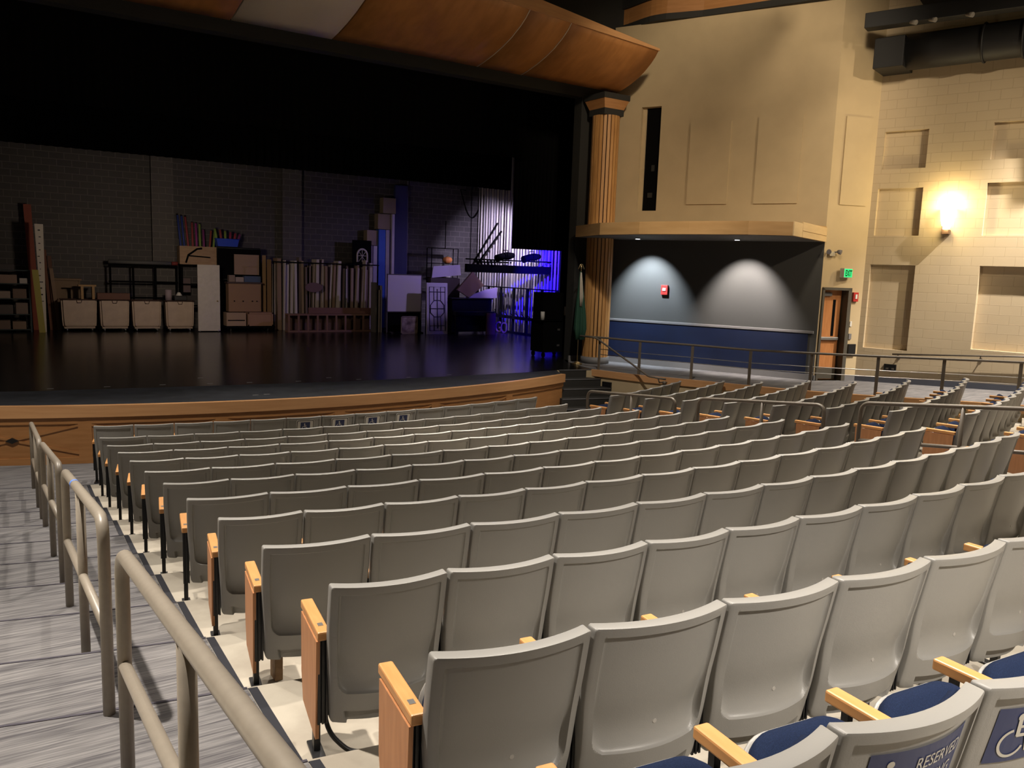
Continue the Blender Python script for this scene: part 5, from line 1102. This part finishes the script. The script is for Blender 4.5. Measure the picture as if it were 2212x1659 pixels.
# lighting pipe hanging in the wing
t = thing('lighting_truss', 'long black lighting pipe hanging across the blue wing', 'truss', (10.0, -5.0, 3.2)); b = B(); box(b, (-1.66, -0.06, -0.13), (2.0, 0.06, 0.13), None, 0.01); obj('truss_beam', b, MK, t); b = B(); tube(b, [(-1.66, 0, 0.29), (2.0, 0, 0.29)], 0.022, 8); obj('pipe', b, MK, t)
for sx in (-1.5, 0.2, 1.8): b = B(); tube(b, [(sx, 0, 0.1), (sx, 0, 7.2)], 0.012, 6); obj('hanger', b, MK, t)
b = B()
for j in range(6): tube(b, [(-1.2 + 0.13 * j, 0, 0.12), (-1.27 + 0.13 * j, -0.05, 0.30)], 0.03, 8)
obj('cable_loop', b, MK, t)
for j, (x, lb) in enumerate([(9.80, 'black stage light on the wing lighting pipe, left one'), (10.85, 'black stage light on the wing lighting pipe, right one')]):
    b = B(); p = Vector((x, -5.05, 3.62)); tube(b, [p + Vector((-0.36, -0.05, -0.08)), p + Vector((-0.1, 0, 0)), p + Vector((0.12, 0.02, 0.02)), p + Vector((0.36, 0.05, 0.05))], [0.12, 0.11, 0.13, 0.08], 14); y2 = B(); tube(y2, [p + Vector((0, -0.15, 0)), p + Vector((0, -0.15, 0.2)), p + Vector((0, 0.15, 0.2)), p + Vector((0, 0.15, 0))], 0.015, 6)
    multi('stage_light', lb, 'stage light', [('barrel', b, MK), ('yoke', y2, MK)], 'stage lights in the wing')
b = B(); tube(b, [(11.2 - 0.05 * 0, 0.25, 6.2)] + [(10.9 + 1.1 * k / 12, 0.15, 6.2 - 1.05 * math.sin(math.pi * k / 12)) for k in range(13)], 0.02, 6); solo('hanging_cable', b, MK, 'black cable hanging in a loop in the lit corner of the wing', 'cable')
b = B(); tube(b, [(11.35, -0.3, 3.5), (11.55, -1.6, 4.9)], 0.035, 8); tube(b, [(11.35, -0.7, 3.5), (11.55, -1.9, 4.6)], 0.035, 8); tube(b, [(11.45, -0.2, 3.45), (11.45, -2.4, 3.45)], 0.03, 8); tube(b, [(11.45, -0.25, 3.45), (11.96, -0.25, 3.45)], 0.03, 8); tube(b, [(11.45, -2.35, 3.45), (11.96, -2.35, 3.45)], 0.03, 8); solo('wing_bracket', b, MK, 'dark diagonal pipe bracket in the lit corner of the wing', 'bracket')
# black speaker cart beside the leg curtain
t = thing('equipment_cart', 'black equipment cart beside the leg curtain at the stage edge', 'equipment cart', (8.05, -10.25, SZ))
obj('lower_case', bxw((-0.40, -0.3, 0.14), (0.42, 0.3, 0.98), 0.01), MK, t); obj('upper_case', bxw((-0.36, -0.2, 1.0), (0.40, 0.3, 1.72), 0.01), MK, t)
obj('shelf_board', bxw((-0.46, -0.34, 0.98), (0.44, 0.32, 1.0), 0), MK, t)
for sx in (-0.34, 0.36):
    for y_ in (-0.24, 0.24): b = B(); tube(b, [(sx - 0.02, y_, 0.07), (sx + 0.02, y_, 0.07)], 0.07, 12); obj('caster', b, MK, t)
for z in (0.30, 0.72): obj('latch', bxw((0.05, -0.31, z), (0.13, -0.30, z + 0.05), 0), M_steel, t)
b = B(); tube(b, [(8.05 - 0.40, -10.48, SZ + 1.0), (8.05 - 0.40, -10.48, SZ + 1.22)], 0.055, 14); solo('paper_roll', b, M_signw, 'white paper roll on the black equipment cart', 'paper roll')
simple('paper_label', (8.36, -10.46, SZ + 1.12), (8.42, -10.452, SZ + 1.36), M_signw, 'small white card stuck on the black equipment cart', 'card')
# strips of tape on the stage floor
for i, (x, y) in enumerate([(-3.87, -12.5), (-3.0, -12.55), (-2.1, -12.6), (-1.3, -12.7), (-0.6, -12.78), (0.3, -12.9), (1.02, -12.6), (1.5, -13.0), (2.6, -13.0), (3.6, -12.9), (-0.9, -14.3), (-0.7, -14.28), (-1.3, -11.9)]):
    b = B(); box(b, (x - 0.05, y - 0.02, SZ), (x + 0.05, y + 0.02, SZ + 0.002)); solo('tape_mark', b, M_greytrim, 'small pale tape mark on the black stage floor', 'tape mark', 'tape marks on the stage floor')
